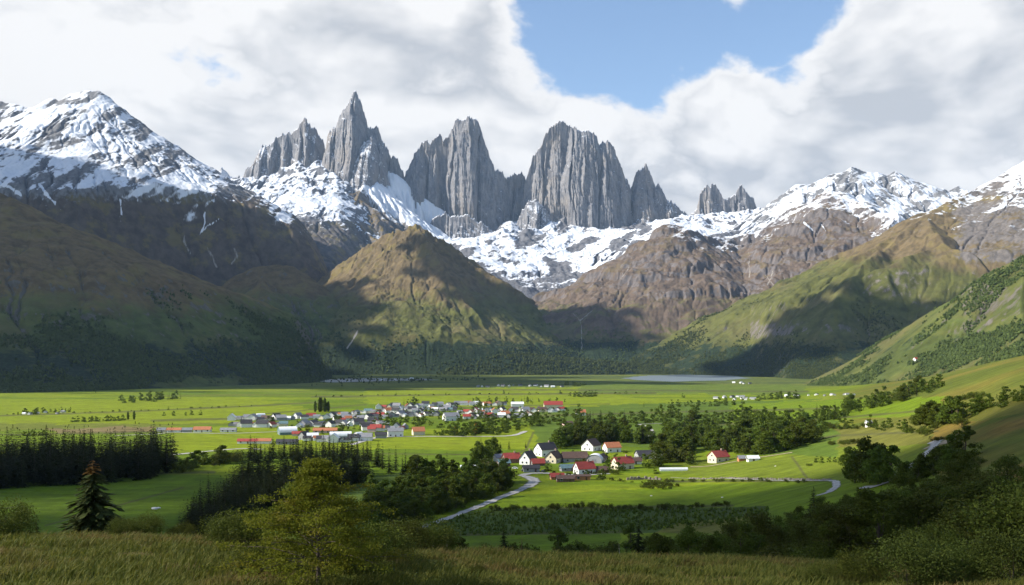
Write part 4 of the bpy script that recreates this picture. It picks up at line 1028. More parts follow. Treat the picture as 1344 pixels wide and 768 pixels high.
def row(kinds, line, n, hpx, label, group, jit=(3, 1.0), dist=None, wide=1.0):
    L = [math.hypot(b[0] - a[0], b[1] - a[1]) for a, b in zip(line[:-1], line[1:])]; T = sum(L)
    for k in range(n):
        s = (k + TR.uniform(.1, .9)) / n * T; i = 0
        while i < len(L) - 1 and s > L[i]: s -= L[i]; i += 1
        t = min(1, s / L[i]); a, b = line[i], line[i + 1]
        px = a[0] + (b[0] - a[0]) * t + TR.uniform(-1, 1) * jit[0]; py = a[1] + (b[1] - a[1]) * t + TR.uniform(-1, 1) * jit[1]
        if len(a) > 2: p = hid(px, (a[2] + (b[2] - a[2]) * t) * (1 + TR.uniform(-.03, .03)))
        else: p = at(px, py)
        kd = pick(kinds); h = TR.uniform(*hpx) * p[1] / F
        if kd == 'shrub': h *= .55
        plant(kd, p, h, label[kd] if isinstance(label, dict) else label, group[kd] if isinstance(group, dict) else group, wide=wide * TR.uniform(.85, 1.2))

def area(kinds, poly, n, hpx, label, group, sep=3.0, wide=1.0, vs=.35):
    x0 = min(p[0] for p in poly); x1 = max(p[0] for p in poly); y0 = min(p[1] for p in poly); y1 = max(p[1] for p in poly)
    pts = []; tries = 0
    while len(pts) < n and tries < n * 60:
        tries += 1; x = TR.uniform(x0, x1); y = TR.uniform(y0, y1)
        if not inpoly(np.array([x]), np.array([y]), poly)[0]: continue
        if any(abs(x - a) < sep and abs(y - b) < sep * vs for a, b in pts): continue
        pts.append((x, y))
    for x, y in pts:
        p = at(x, y); kd = pick(kinds); h = TR.uniform(*hpx) * p[1] / F
        if kd == 'shrub': h *= .55
        plant(kd, p, h, label[kd] if isinstance(label, dict) else label, group[kd] if isinstance(group, dict) else group, wide=wide * TR.uniform(.85, 1.2))

S, B, H_ = 'spruce', 'broad', 'shrub'
# the dark plantation on the left and the wood in the middle
area([(S, 1)], [(-40, 612), (228, 606), (232, 616), (200, 630), (110, 638), (-40, 646)], 95, (38, 58), 'dark slender spruce standing packed in the plantation at the left edge of the valley', 'spruces of the plantation at the left edge', 5, .85)
area([(S, 1)], [(228, 700), (270, 672), (300, 652), (322, 630), (390, 618), (480, 616), (490, 632), (420, 652), (380, 668), (330, 690), (290, 708)], 92, (34, 52), 'dark spruce in the wood that runs diagonally behind the yellowing tree', 'spruces of the wood behind the yellowing tree', 6, .9)
fill([(-40, 606), (226, 602), (230, 612), (200, 628), (110, 636), (-40, 644)], 420, (34, 52))
fill([(232, 698), (272, 670), (300, 650), (322, 628), (390, 614), (480, 612), (490, 630), (420, 650), (380, 666), (330, 688), (290, 706)], 360, (28, 46))
row([(S, 1)], [(325, 606), (395, 602), (440, 600), (486, 606), (500, 612)], 34, (22, 38), 'dark spruce in the belt just below the town', 'spruces of the belt below the town', (3, 2.5))
row([(S, 2), (B, 2)], [(500, 618), (560, 628), (620, 634), (645, 640)], 20, (20, 36), {S: 'pointed dark spruce along the meadow edge below the town', B: 'rounded dark tree along the meadow edge below the town'}, {S: 'spruces along the meadow edge', B: 'round trees along the meadow edge'}, (3, 3))
area([(B, 3), (H_, 2), ('fresh', 1)], [(480, 655), (560, 640), (640, 632), (684, 632), (660, 645), (600, 668), (540, 690), (490, 694)], 120, (20, 34), {B: 'bushy dark green tree on the upper side of the curving gravel road', H_: 'low dark shrub on the upper side of the curving gravel road', 'fresh': 'lighter green tree on the upper side of the curving gravel road'},
     {B: 'dark trees above the gravel road', H_: 'shrubs above the gravel road', 'fresh': 'light green trees above the gravel road'}, 6)
row([(H_, 3), (B, 1)], [(230, 620), (262, 612), (290, 606), (325, 600)], 16, (14, 24), {H_: 'low bush beside the pale road between the two spruce woods', B: 'small tree beside the pale road between the two spruce woods'}, {H_: 'bushes between the spruce woods', B: 'small trees between the spruce woods'}, (4, 4))
# hedges of the middle fields
row([(H_, 1)], [(640, 671), (700, 669), (780, 667), (850, 670), (900, 668), (955, 664)], 34, (9, 18), 'small dark bush in the hedge between the meadow and the planted field', 'bushes of the hedge below the meadow', (3, .8))
row([(H_, 2), (B, 1)], [(520, 731, 330), (600, 730, 335), (660, 728, 335), (720, 728, 330), (800, 727, 325), (860, 727, 320)], 26, (22, 40), {H_: 'dark bush in the hedge behind the grassy brow', B: 'round dark tree in the hedge behind the grassy brow'}, {H_: 'bushes of the hedge behind the brow', B: 'trees of the hedge behind the brow'}, (6, 1))
plant('near_spruce', hid(661, 330), 46 * 330 / F, 'single dark spruce rising from the hedge, beside the bare brown snag')
plant('near_spruce', hid(838, 240), 74 * 240 / F, 'tallest dark spruce above the thicket, right of the planted field', variant=1)
plant('near_spruce', hid(1068, 260), 54 * 260 / F, 'dark pointed spruce standing alone at the upper edge of the thicket')
for px, hh, lab in ((858, 52, 'shorter spruce leaning on the tallest spruce above the thicket'), (822, 44, 'small spruce on the near side of the tallest spruce'), (1130, 46, 'thin spruce at the end of the winding hillside track'), (1157, 40, 'small spruce beside the thin spruce near the winding track'), (1015, 40, 'young spruce inside the upper edge of the thicket')):
    plant('near_spruce', hid(px, 235), hh * 235 / F, lab)
# near village and the groves behind it
row([(S, 1), (B, 1)], [(622, 606), (640, 604), (660, 602)], 7, (18, 32), {S: 'dark conifer behind the red roofed house at the village edge', B: 'round tree behind the red roofed house at the village edge'}, {S: 'conifers at the village edge', B: 'round trees at the village edge'}, (3, 2))
for px, py, hh, lab in ((668, 590, 14, 'slim little conifer standing alone in the meadow above the village'), (690, 588, 9, 'smallest conifer standing alone in the meadow above the village')): plant(S, at(px, py), hh * at(px, py)[1] / F, lab)
area([(B, 3), ('fresh', 2), (S, 1)], [(722, 584), (740, 575), (790, 572), (850, 576), (850, 584), (800, 580), (760, 584), (730, 590)], 50, (16, 28), {B: 'dark leafy tree in the grove behind the near village', 'fresh': 'bright green tree in the grove behind the near village', S: 'dark conifer in the grove behind the near village'},
     {B: 'leafy trees behind the near village', 'fresh': 'bright green trees behind the near village', S: 'conifers behind the near village'}, 5)
area([(B, 4), (S, 1), ('fresh', 1)], [(864, 582), (900, 576), (960, 578), (1040, 574), (1075, 580), (1040, 590), (1000, 598), (965, 596), (920, 590), (885, 602), (868, 608)], 105, (16, 30), {B: 'dark leafy tree in the wood around the lone red roofed farm', 'fresh': 'lighter green tree in the wood around the lone red roofed farm', S: 'dark conifer in the wood around the lone red roofed farm'},
     {B: 'leafy trees round the lone farm', 'fresh': 'light green trees round the lone farm', S: 'conifers round the lone farm'}, 5)
row([(B, 2), (S, 1)], [(760, 552), (810, 556), (860, 550), (900, 552), (960, 556), (1000, 552), (1040, 556)], 74, (10, 20), {B: 'small dark tree in the belt across the fields beyond the near village', S: 'small conifer in the belt across the fields beyond the near village'}, {B: 'trees of the belt beyond the village', S: 'conifers of the belt beyond the village'}, (5, 5))
for px, py, hh, w in ((640, 622, 22, 1.2), (668, 628, 12, 1.3), (790, 628, 14, 1.2), (862, 612, 26, 1), (848, 614, 20, 1), (815, 618, 18, 1), (800, 620, 14, 1.2), (770, 626, 10, 1.3), (720, 618, 10, 1.4), (745, 618, 9, 1.4), (860, 622, 8, 1.6), (650, 624, 14, 1.2), (902, 606, 26, 1), (890, 606, 24, 1.1), (908, 610, 18, 1)):
    plant(pick([(B, 2), (H_, 1)]) if hh > 15 else 'broad', at(px, py), hh * at(px, py)[1] / F, 'garden tree standing between the houses of the near village', 'garden trees of the near village', wide=w)
row([(H_, 1)], [(778, 630), (840, 634), (900, 632), (1000, 632), (1060, 634)], 30, (5, 10), 'scrubby bush along the stony bank below the village', 'bushes along the stony bank', (4, 1))
area([(H_, 1)], [(830, 636), (860, 634), (900, 636), (890, 642), (850, 643)], 14, (8, 14), 'bush of the low patch of scrub in the meadow below the village', 'bushes of the scrub patch in the meadow', 3)
area([(B, 1), (H_, 2)], [(650, 606), (720, 600), (800, 592), (870, 600), (872, 616), (800, 626), (720, 632), (700, 616), (655, 618)], 44, (5, 12), {B: 'little tree in the gardens of the near village', H_: 'garden bush between the houses of the near village'}, {B: 'little trees in the village gardens', H_: 'garden bushes of the near village'}, 5)
area([(B, 3), (H_, 1)], [(400, 556), (480, 548), (560, 538), (640, 532), (740, 538), (700, 552), (600, 556), (500, 564), (420, 572)], 130, (4, 9), {B: 'little tree between the roofs of the town', H_: 'bush between the roofs of the town'}, {B: 'little trees between the roofs', H_: 'bushes between the roofs'}, 4)
area([(B, 3), (S, 1), ('fresh', .6)], [(860, 558), (930, 554), (1010, 556), (1075, 562), (1060, 573), (960, 575), (880, 574)], 70, (12, 22), {B: 'dark leafy tree in the broad wood above the lone farm', S: 'dark conifer in the broad wood above the lone farm', 'fresh': 'lighter green tree in the broad wood above the lone farm'},
     {B: 'leafy trees of the wood above the lone farm', S: 'conifers of the wood above the lone farm', 'fresh': 'light green trees of the wood above the lone farm'}, 4)
# belts on the right hand slope
row([(B, 3), (S, 1)], [(1076, 552), (1120, 540), (1165, 528), (1200, 518), (1232, 510)], 62, (12, 22), {B: 'dark tree in the long belt climbing the slope on the right', S: 'conifer in the long belt climbing the slope on the right'}, {B: 'trees of the belt climbing the slope', S: 'conifers of the belt climbing the slope'}, (6, 4))
row([(B, 1)], [(985, 560), (1040, 556), (1080, 552)], 14, (9, 16), 'dark tree at the lower end of the long belt on the slope', 'trees at the lower end of the slope belt', (5, 3))
row([(B, 2), (S, 2)], [(1205, 558), (1235, 556), (1262, 552)], 16, (22, 36), {B: 'dark leafy tree in the square clump on the slope above the meadow', S: 'dark conifer in the square clump on the slope above the meadow'}, {B: 'leafy trees of the clump on the slope', S: 'conifers of the clump on the slope'}, (4, 2.5))
row([(B, 1)], [(1260, 548), (1300, 536), (1344, 522), (1380, 512)], 20, (14, 24), 'leafy tree in the belt running off the right edge above the meadow', 'trees of the belt at the right edge', (6, 4))
row([(H_, 1)], [(1250, 528), (1275, 524), (1294, 520)], 9, (10, 18), 'bush of the short row high on the open slope', 'bushes of the short row on the open slope', (4, 1))
row([(H_, 1), (B, 1)], [(1000, 570), (1060, 566), (1120, 562), (1185, 566), (1225, 566)], 40, (10, 18), {H_: 'bush in the hedge across the lower slope', B: 'small tree in the hedge across the lower slope'}, {H_: 'bushes of the lower slope hedge', B: 'trees of the lower slope hedge'}, (6, 3))
row([(H_, 1)], [(1085, 584), (1128, 582)], 8, (9, 14), 'dark bush in the short thick hedge above the meadow', 'bushes of the short thick hedge', (3, 1))
for px, py, hh, w, lab in ((1143, 634, 62, 1.0, 'biggest dark tree of the clump in the middle of the right meadow'), (1122, 634, 46, .9, 'dark tree on the left flank of the biggest meadow tree'), (1168, 634, 50, 1.0, 'dark tree on the right flank of the biggest meadow tree'), (1152, 636, 52, 1, 'dark tree in front of the biggest meadow tree'), (1267, 604, 46, 1.15, 'broad dark tree on the orange grass of the right slope'), (1250, 606, 36, 1, 'dark tree pressed against the broad tree on the orange grass')):
    plant(B, at(px, py), hh * at(px, py)[1] / F, lab, wide=w)
row([(B, 1), (H_, 1)], [(1180, 636), (1200, 632), (1222, 622), (1240, 616)], 12, (22, 34), {B: 'dark tree in the row from the meadow clump to the winding track', H_: 'bush in the row from the meadow clump to the winding track'}, {B: 'trees from the clump to the track', H_: 'bushes from the clump to the track'}, (5, 3))
for px, py, hh in ((1072, 607, 9), (1079, 608, 9), (1088, 607, 8), (1096, 607, 8), (1114, 612, 26)): plant(B, at(px, py), hh * at(px, py)[1] / F, 'small round tree in the little group on the open right meadow', 'small trees of the group on the right meadow')
for px, py, hh in ((1273, 612, 18), (1288, 608, 10), (1262, 560, 12), (1215, 572, 12), (1062, 612, 4), (1230, 580, 8)): plant(H_, at(px, py), hh * at(px, py)[1] / F, 'lone shrub on the grass of the right slope', 'lone shrubs on the right slope', wide=1.2)
# the thicket on the near slope
LT = {'thicket': 'dense dark tree in the thicket covering the near slope on the right', H_: 'dark shrub at the foot of the thicket on the near slope'}; GT = {'thicket': 'trees of the near thicket', H_: 'shrubs of the near thicket'}
for d, x0, x1, n, hp in ((250, 860, 1190, 13, (26, 44)), (215, 850, 1290, 16, (34, 54)), (180, 830, 1330, 17, (38, 60)), (150, 850, 1380, 16, (40, 66)), (125, 900, 1400, 13, (44, 76)), (108, 1080, 1400, 9, (60, 100))):
    row([('thicket', 1)], [(x0, 0, d), (x1, 0, d)], n, hp, LT, GT, (16, 0))
row([(H_, 1)], [(790, 0, 118), (1150, 0, 112)], 20, (40, 62), LT, GT, (14, 0))
area([(H_, 1)], [(1150, 640), (1290, 612), (1344, 600), (1344, 650), (1200, 668)], 22, (10, 20), 'scrubby bush at the upper edge of the near thicket', 'bushes above the near thicket', 8)
# foreground
for px, d, hh, v, lab, gr in ((1190, 44, 74, 0, 'large fresh green bush at the lower edge of the picture', None), (1130, 46, 46, 1, 'dark twiggy bush beside the large fresh green bush', None), (1262, 45, 58, 2, 'light leafy bush between the fresh green bush and the picture corner', None), (1330, 43, 72, 0, 'leafy bush in the lower right corner', None),
                         (1300, 58, 92, 3, 'dark bush rising behind the corner bushes', None), (1365, 55, 110, 1, 'tall dark bush at the right edge above the corner bush', None), (1080, 44, 30, 3, 'low dark bush on the brow right of the grass', None), (1230, 56, 60, 1, 'dark bush behind the fresh green bush', None)):
    plant('close_bush', hid(px, d), hh * d / F, lab, gr, v)
plant('near_spruce', hid(48, 74), 48 * 74 / F, 'small dark spruce on the brow at the far left', variant=2)
for px, d, hh, v, lab in ((8, 54, 54, 1, 'leafy bush cut by the left edge of the picture'), (190, 64, 36, 1, 'low bush on the brow right of the rust topped spruce'), (160, 62, 30, 3, 'dark low bush at the foot of the rust topped spruce'), (300, 50, 46, 3, 'dark bush at the left foot of the yellowing tree'), (322, 48, 60, 3, 'round dark bush leaning into the yellowing tree'),
                     (500, 46, 52, 1, 'dark bush at the right foot of the yellowing tree'), (470, 41, 74, 3, 'tall dark bush behind the right side of the yellowing tree'), (560, 62, 52, 3, 'dark bush at the end of the brow below the gravel road'), (530, 56, 44, 1, 'small dark bush between the yellowing tree and the brow end'), (628, 42, 14, 3, 'tuft like bush low on the sunny grass'), (240, 66, 26, 1, 'dark bush halfway along the brow'), (345, 39, 44, 1, 'dark leafy bush under the yellowing tree')):
    plant('close_bush', hid(px, d), hh * d / F, lab, None, v)

# rust topped spruce
d0_ = 72; p = hid(122, d0_); h = (p[2] * 0 + (CZ + (CY - 603) / F * d0_) - p[2])
V, Fc = mk_conifer(77, h, h * .37, 42, 13, 6, gap=.12); zc = V.reshape(-1, 4, 3)[:, :, 2].mean(1)
o = empty('spruce_tree', p); hi = zc > h * .84
mesh_np_ = lambda n, k, m: link(n, mesh_np(n, V.reshape(-1, 4, 3)[k].reshape(-1, 3), np.arange(k.sum() * 4).reshape(-1, 4), m, False), o)
M_RUSTTOP = foliage_mat('rust_red_needles', (.08, .045, .014), (.2, .105, .03))
tag(mesh_np_('crown', ~hi, M_RUST), 'dark green lower crown'); tag(mesh_np_('crown_top', hi, M_RUSTTOP), 'rust red top')
t_ = trunk_mb(h * .97, .09, 5).build('trunk', M_BARK, o, True); tag(o, 'tall spruce with a rust red top on the grassy brow', 'tree')

# the yellowing tree in the foreground
def yellow_tree(px, d, h, r, seed):
    rng = np.random.default_rng(seed); p = hid(px, d); o = empty('broadleaf_tree', p); mb = MB(); C = []
    pts = [(.05 * math.sin(3 * t + 1) * h * .3, .04 * math.cos(2.2 * t) * h * .3, h * t - (.3 if t == 0 else 0)) for t in np.linspace(0, 1, 9)]
    mb.tube(pts, [.085 * (1 - .9 * t) + .006 for t in np.linspace(0, 1, 9)], 8)
    for k in range(84):
        f = .10 + .88 * ((k + rng.uniform(0, 1)) / 84); a = k * 2.4 + rng.normal(0, .5)
        L = 1.1 * r * (1.04 - f) ** 1.0 * rng.uniform(.55, 1.15) * (1 if f > .25 else .9) + .12
        if math.cos(a) < -.2 and f > .6: L *= .8
        q = np.array(pts[min(8, int(f * 8))]); base = np.array([q[0], q[1], h * f]); up = rng.uniform(.0, .2) + .14 * f
        tip = base + np.array([math.cos(a) * L, math.sin(a) * L, up * L]); mid = base * .5 + tip * .5 + np.array([0, 0, .06 * L])
        mb.tube([tuple(base), tuple(mid), tuple(tip)], [.022, .014, .004], 5)
        for s in range(int(8 + 12 * L / r)):
            u = rng.uniform(.3, 1.06); c = base + (tip - base) * u + np.array([0, 0, .2 * u * (1 - u) * L])
            side = np.array([-math.sin(a), math.cos(a), 0]) * rng.normal(0, .26 * L * (1.25 - u)); c = c + side
            n = int(rng.uniform(18, 42)); C.append(c + rng.normal(size=(n, 3)) * np.array([.17, .17, .07]) * (h / 5.0))
    C = np.concatenate(C); C = C[C[:, 2] > .12]
    V, Fc = leaves(C, (.036 * h / 5.0 * 1.45), rng, .35)
    link('crown', mesh_np('crown', V, Fc, M_OLDLEAF, False), o); mb.build('trunk', M_BARK, o, True)
    return tag(o, 'airy tree with yellow green and orange leaves in the foreground grass', 'tree')
yellow_tree(415, 36, 166 * 36 / F, 140 * 36 / F, 9)
plant('thicket', hid(410, 43), 118 * 43 / F, 'darker leafy tree hidden behind the yellowing tree', variant=2, wide=1.2)

# bare snags
def snag(px, d, h, seed, lab, mat):
    p = hid(px, d); o = empty('dead_tree', p); rr = random.Random(seed)
    trunk_mb(h, .012 * h + .03, seed, [], .04).build('trunk', mat, o, True)
    for k in range(7):
        z = h * rr.uniform(.35, .92); a = rr.uniform(0, 6.28); L = h * rr.uniform(.08, .2) * (1.2 - z / h); m = MB()
        m.tube([(0, 0, z), (math.cos(a) * L * .6, math.sin(a) * L * .6, z + L * .2), (math.cos(a) * L, math.sin(a) * L, z + L * .45)], [.006 * h, .004 * h, .002 * h], 5); m.build('branch', mat, o, True)
    return tag(o, lab, 'dead tree')
M_SNAG = simple_mat('bare_brown_wood', (.17, .09, .055), .95, .3, 3)
snag(684.5, 330, 34 * 330 / F, 1, 'bare brown snag beside the single spruce in the hedge', M_SNAG)
snag(569, 70, 22 * 70 / F, 2, 'thin pale dead stem at the end of the brow', M_PALEBARK)
snag(814, 120, 44 * 120 / F, 3, 'bare grey twiggy tree at the left end of the thicket', M_PALEBARK)
snag(587, 60, 14 * 60 / F, 4, 'short pale dead stem on the brow grass', M_PALEBARK)

# town and valley trees
T_AREAS = [
    ([(560, 572), (600, 566), (650, 562), (680, 560), (690, 566), (660, 571), (600, 574)], 34, (10, 19), [(B, 5), ('fresh', 2), ('autumn', .5)], 'tree of the green belt along the near side of the town', 'trees along the near side of the town'),
    ([(480, 556), (560, 552), (560, 560), (500, 562)], 12, (8, 13), [(B, 4), ('fresh', 1)], 'small tree among the roofs in the middle of the town', 'trees in the middle of the town'),
    ([(580, 552), (680, 548), (760, 546), (770, 556), (700, 562), (600, 560)], 34, (8, 15), [(B, 5), ('fresh', 1)], 'dark tree among the houses at the far right of the town', 'trees at the right of the town'),
    ([(310, 556), (420, 552), (470, 548), (470, 564), (400, 570)], 22, (6, 11), [(B, 3), (H_, 2)], 'small tree between the houses at the left of the town', 'trees at the left of the town'),
]
for poly, n, hp, kd, lab, gr in T_AREAS:
    names = {B: lab, 'fresh': lab.replace('tree', 'bright green tree', 1), 'autumn': lab.replace('tree', 'orange tree', 1), H_: lab.replace('tree', 'shrub', 1)}
    area(kd, poly, n, hp, names, {B: gr, 'fresh': 'bright green ' + gr, 'autumn': 'orange ' + gr, H_: gr.replace('trees', 'shrubs')}, 3)
plant('autumn', at(625, 569), 14 * at(625, 569)[1] / F, 'brightest orange tree at the near edge of the town')
plant('autumn', at(598, 569), 9 * at(598, 569)[1] / F, 'small red orange tree left of the brightest orange tree', variant=1)
row([('poplar', 1)], [(414, 541), (434, 540)], 8, (13, 20), 'tall narrow poplar in the tight row behind the town', 'poplars behind the town', (1, .6))
row([(S, 1)], [(684, 530), (694, 530), (700, 530)], 4, (9, 14), 'dark conifer behind the red barn of the town', 'conifers behind the red barn', (1.5, .5))
row([(B, 1), (S, 1)], [(530, 532), (552, 530)], 8, (7, 11), {B: 'tree of the clump behind the far houses of the town', S: 'conifer of the clump behind the far houses of the town'}, {B: 'trees of the clump behind the town', S: 'conifers of the clump behind the town'}, (2, 1))
row([(B, 1)], [(620, 528), (660, 527), (710, 528), (740, 528)], 16, (4, 8), 'small tree along the far edge of the town', 'trees along the far edge of the town', (4, 1))
row([(B, 1)], [(97, 554), (130, 553), (165, 552)], 16, (5, 8), 'small tree of the long hedge in the open fields on the left', 'trees of the long field hedge', (3, .6))
for px, hh in ((168, 11), (176, 12)): plant('poplar', at(px, 551), hh * at(px, 551)[1] / F, 'narrow tree at the end of the long field hedge', 'narrow trees at the end of the field hedge')
row([(B, 1)], [(28, 572), (45, 572), (60, 571)], 8, (5, 9), 'small tree of the lone clump in the fields at the far left', 'trees of the lone field clump', (2, .6))
row([(B, 1)], [(214, 546), (222, 546), (240, 545), (272, 545)], 5, (4, 7), 'tiny lone tree in the bright field left of the town', 'lone trees in the bright field', (4, .5))
row([(B, 1)], [(20, 544), (60, 542), (90, 540)], 16, (4, 8), 'tree of the farm row below the dark hill', 'trees of the farm row below the dark hill', (5, 1))
row([(B, 2), (S, 1)], [(160, 527), (185, 527), (215, 525), (235, 522)], 22, (7, 12), {B: 'dark tree of the wood at the foot of the dark hill', S: 'dark conifer of the wood at the foot of the dark hill'}, {B: 'trees at the foot of the dark hill', S: 'conifers at the foot of the dark hill'}, (5, 2))
row([(B, 1)], [(740, 506), (770, 506)], 12, (4, 6), 'tree of the pale clump before the lake', 'trees of the clump before the lake', (3, 1.2))
row([(B, 1)], [(750, 520), (780, 521)], 12, (5, 9), 'tree of the clump in the far bright field', 'trees of the clump in the far field', (3, 1))
row([(S, 1), (B, 1)], [(995, 526), (1020, 524), (1050, 523)], 20, (8, 14), {S: 'dark conifer of the windbreak beside the far hamlet', B: 'dark tree of the windbreak beside the far hamlet'}, {S: 'conifers of the far windbreak', B: 'trees of the far windbreak'}, (3, 1))
row([(B, 1)], [(880, 534), (930, 532), (975, 532)], 18, (5, 10), 'tree of the belt in front of the far hamlet', 'trees before the far hamlet', (4, 2))
for px, py, hh in ((845, 534, 9), (873, 534, 8), (883, 534, 10), (897, 522, 6), (910, 542, 11)): plant(S if px < 890 else B, at(px, py), hh * at(px, py)[1] / F, 'lone dark tree in the fields beyond the near village', 'lone trees beyond the near village')

# far woods on the slopes: one mass of small crowns
M_FARWOOD = foliage_mat('far_wood_crowns', (.028, .042, .013), (.085, .105, .028), trans=.1)
def far_wood(name, spots, label, seed, hrange, mat=None):
    rng = np.random.default_rng(seed); n = len(spots); hs = rng.uniform(*hrange, n); con = rng.random(n) < .45
    ang = np.arange(6) * math.pi / 3
    V = []; Fc = []
    prof_c = [(0, .24), (.3, .22), (.62, .12), (1, .01)]; prof_b = [(.02, .32), (.35, .48), (.72, .36), (.98, .08)]
    P = np.zeros((n, 4, 6, 3))
    for l in range(4):
        for pr, k in ((prof_c, con), (prof_b, ~con)):
            z, r = pr[l]; jit = rng.uniform(.65, 1.3, (k.sum(), 6)); a = ang[None] + rng.uniform(0, 6, (k.sum(), 1))
            P[k, l, :, 0] = np.cos(a) * r * jit * hs[k][:, None]; P[k, l, :, 1] = np.sin(a) * r * jit * hs[k][:, None]; P[k, l, :, 2] = (z + rng.uniform(-.06, .06, (k.sum(), 6))) * hs[k][:, None]
    P += np.asarray(spots)[:, None, None, :]
    f = grid_faces(4, 6, True); Fa = (np.arange(n)[:, None, None] * 24 + f[None]).reshape(-1, 4)
    o = link(name, mesh_np(name, P.reshape(-1, 3), Fa, mat or M_FARWOOD, False)); tag(o, label, 'woodland', None, 'stuff')
def spots_on(seed, n, pyr=(0, 999), pxr=(-20, 1364), power=1.0, rs=3):
    rng = np.random.default_rng(rs); px, d, Z, fo = GR[seed]; D, P = np.meshgrid(d, px, indexing='ij'); PYs = CY - (Z - CZ) * F / D
    X = (P - CX) / F * D; cl = fbm(X / 240, D / 240, 7, 4) * 1.3 + fbm(X / 60, D / 60, 17, 3) * .5
    wgt = np.clip(fo + cl - .22, 0, 1) ** power * (Z > -2) * (PYs > pyr[0]) * (PYs < pyr[1]) * (P > pxr[0]) * (P < pxr[1])
    k = rng.choice(Z.size, n, p=(wgt / wgt.sum()).ravel())
    return np.stack([X.ravel()[k] + rng.uniform(-5, 5, n), D.ravel()[k] + rng.uniform(-4, 4, n), Z.ravel()[k] - 1.0], 1)
far_wood('woodland', spots_on(61, 20000), 'woods and bushes scattered over the sunlit slope', 1, (3, 7.5))
far_wood('woodland', spots_on(71, 9000), 'dark woods across the head of the valley', 2, (7, 14))
far_wood('woodland', spots_on(12, 15000, (390, 999)), 'dark woods on the lower flank of the olive mountain', 3, (5, 11))
far_wood('woodland', spots_on(51, 15000, (370, 999)), 'dark woods on the lower part of the heather hill', 4, (4, 10))
far_wood('woodland', spots_on(41, 7000, (415, 999)), 'woods at the foot of the pointed hill', 5, (5, 11))
far_wood('woodland', spots_on(8, 5000, (415, 999)), 'woods at the foot of the brown mountain', 6, (5, 11))
far_wood('woodland', spots_on(31, 5000, (415, 999)), 'woods at the foot of the dark knoll', 7, (5, 11))
rg = np.random.default_rng(44); sp = []
for k in range(900):
    px_ = rg.uniform(-20, 640); py_ = rg.normal(499 + 16 * max(0, (300 - px_) / 320), 2.6); q = at(px_, py_)
    if fbm(np.array([q[0] / 300]), np.array([q[1] / 500]), 5, 3)[0] > -.05: sp.append(q)
far_wood('woodland', np.array(sp), 'scattered scrub along the far edge of the fields', 8, (4, 9))
# low plants of the planted field
sp = []
for k in range(2600):
    px_ = rg.uniform(520, 1010); py_ = rg.uniform(668, 703)
    if inpoly(np.array([px_]), np.array([py_]), [(560, 688), (640, 670), (870, 668), (1008, 664), (1008, 684), (880, 694), (820, 700), (520, 704)])[0]: sp.append(at(px_, py_))
far_wood('shrubbery', np.array(sp), 'rows of low leafy plants in the planted field', 9, (.7, 1.7), M_LEAF)

row([(H_, 3), (B, 1)], [(0, 545), (150, 541), (330, 533)], 26, (2, 5), {H_: 'low bush along the ditch in the bright fields on the left', B: 'small tree along the ditch in the bright fields on the left'}, {H_: 'bushes along the left ditch', B: 'small trees along the left ditch'}, (4, .5))
row([(H_, 3), (B, 1)], [(410, 521), (560, 519), (700, 517), (850, 516)], 34, (2, 5), {H_: 'low bush of the hedge line across the far fields', B: 'small tree of the hedge line across the far fields'}, {H_: 'bushes of the far hedge line', B: 'small trees of the far hedge line'}, (5, .8))
row([(H_, 2), (B, 1)], [(880, 548), (960, 545), (1060, 541)], 20, (5, 10), {H_: 'bush of the hedge before the windbreak fields', B: 'tree of the hedge before the windbreak fields'}, {H_: 'bushes before the windbreak fields', B: 'trees before the windbreak fields'}, (4, 1.2))
set_plants()

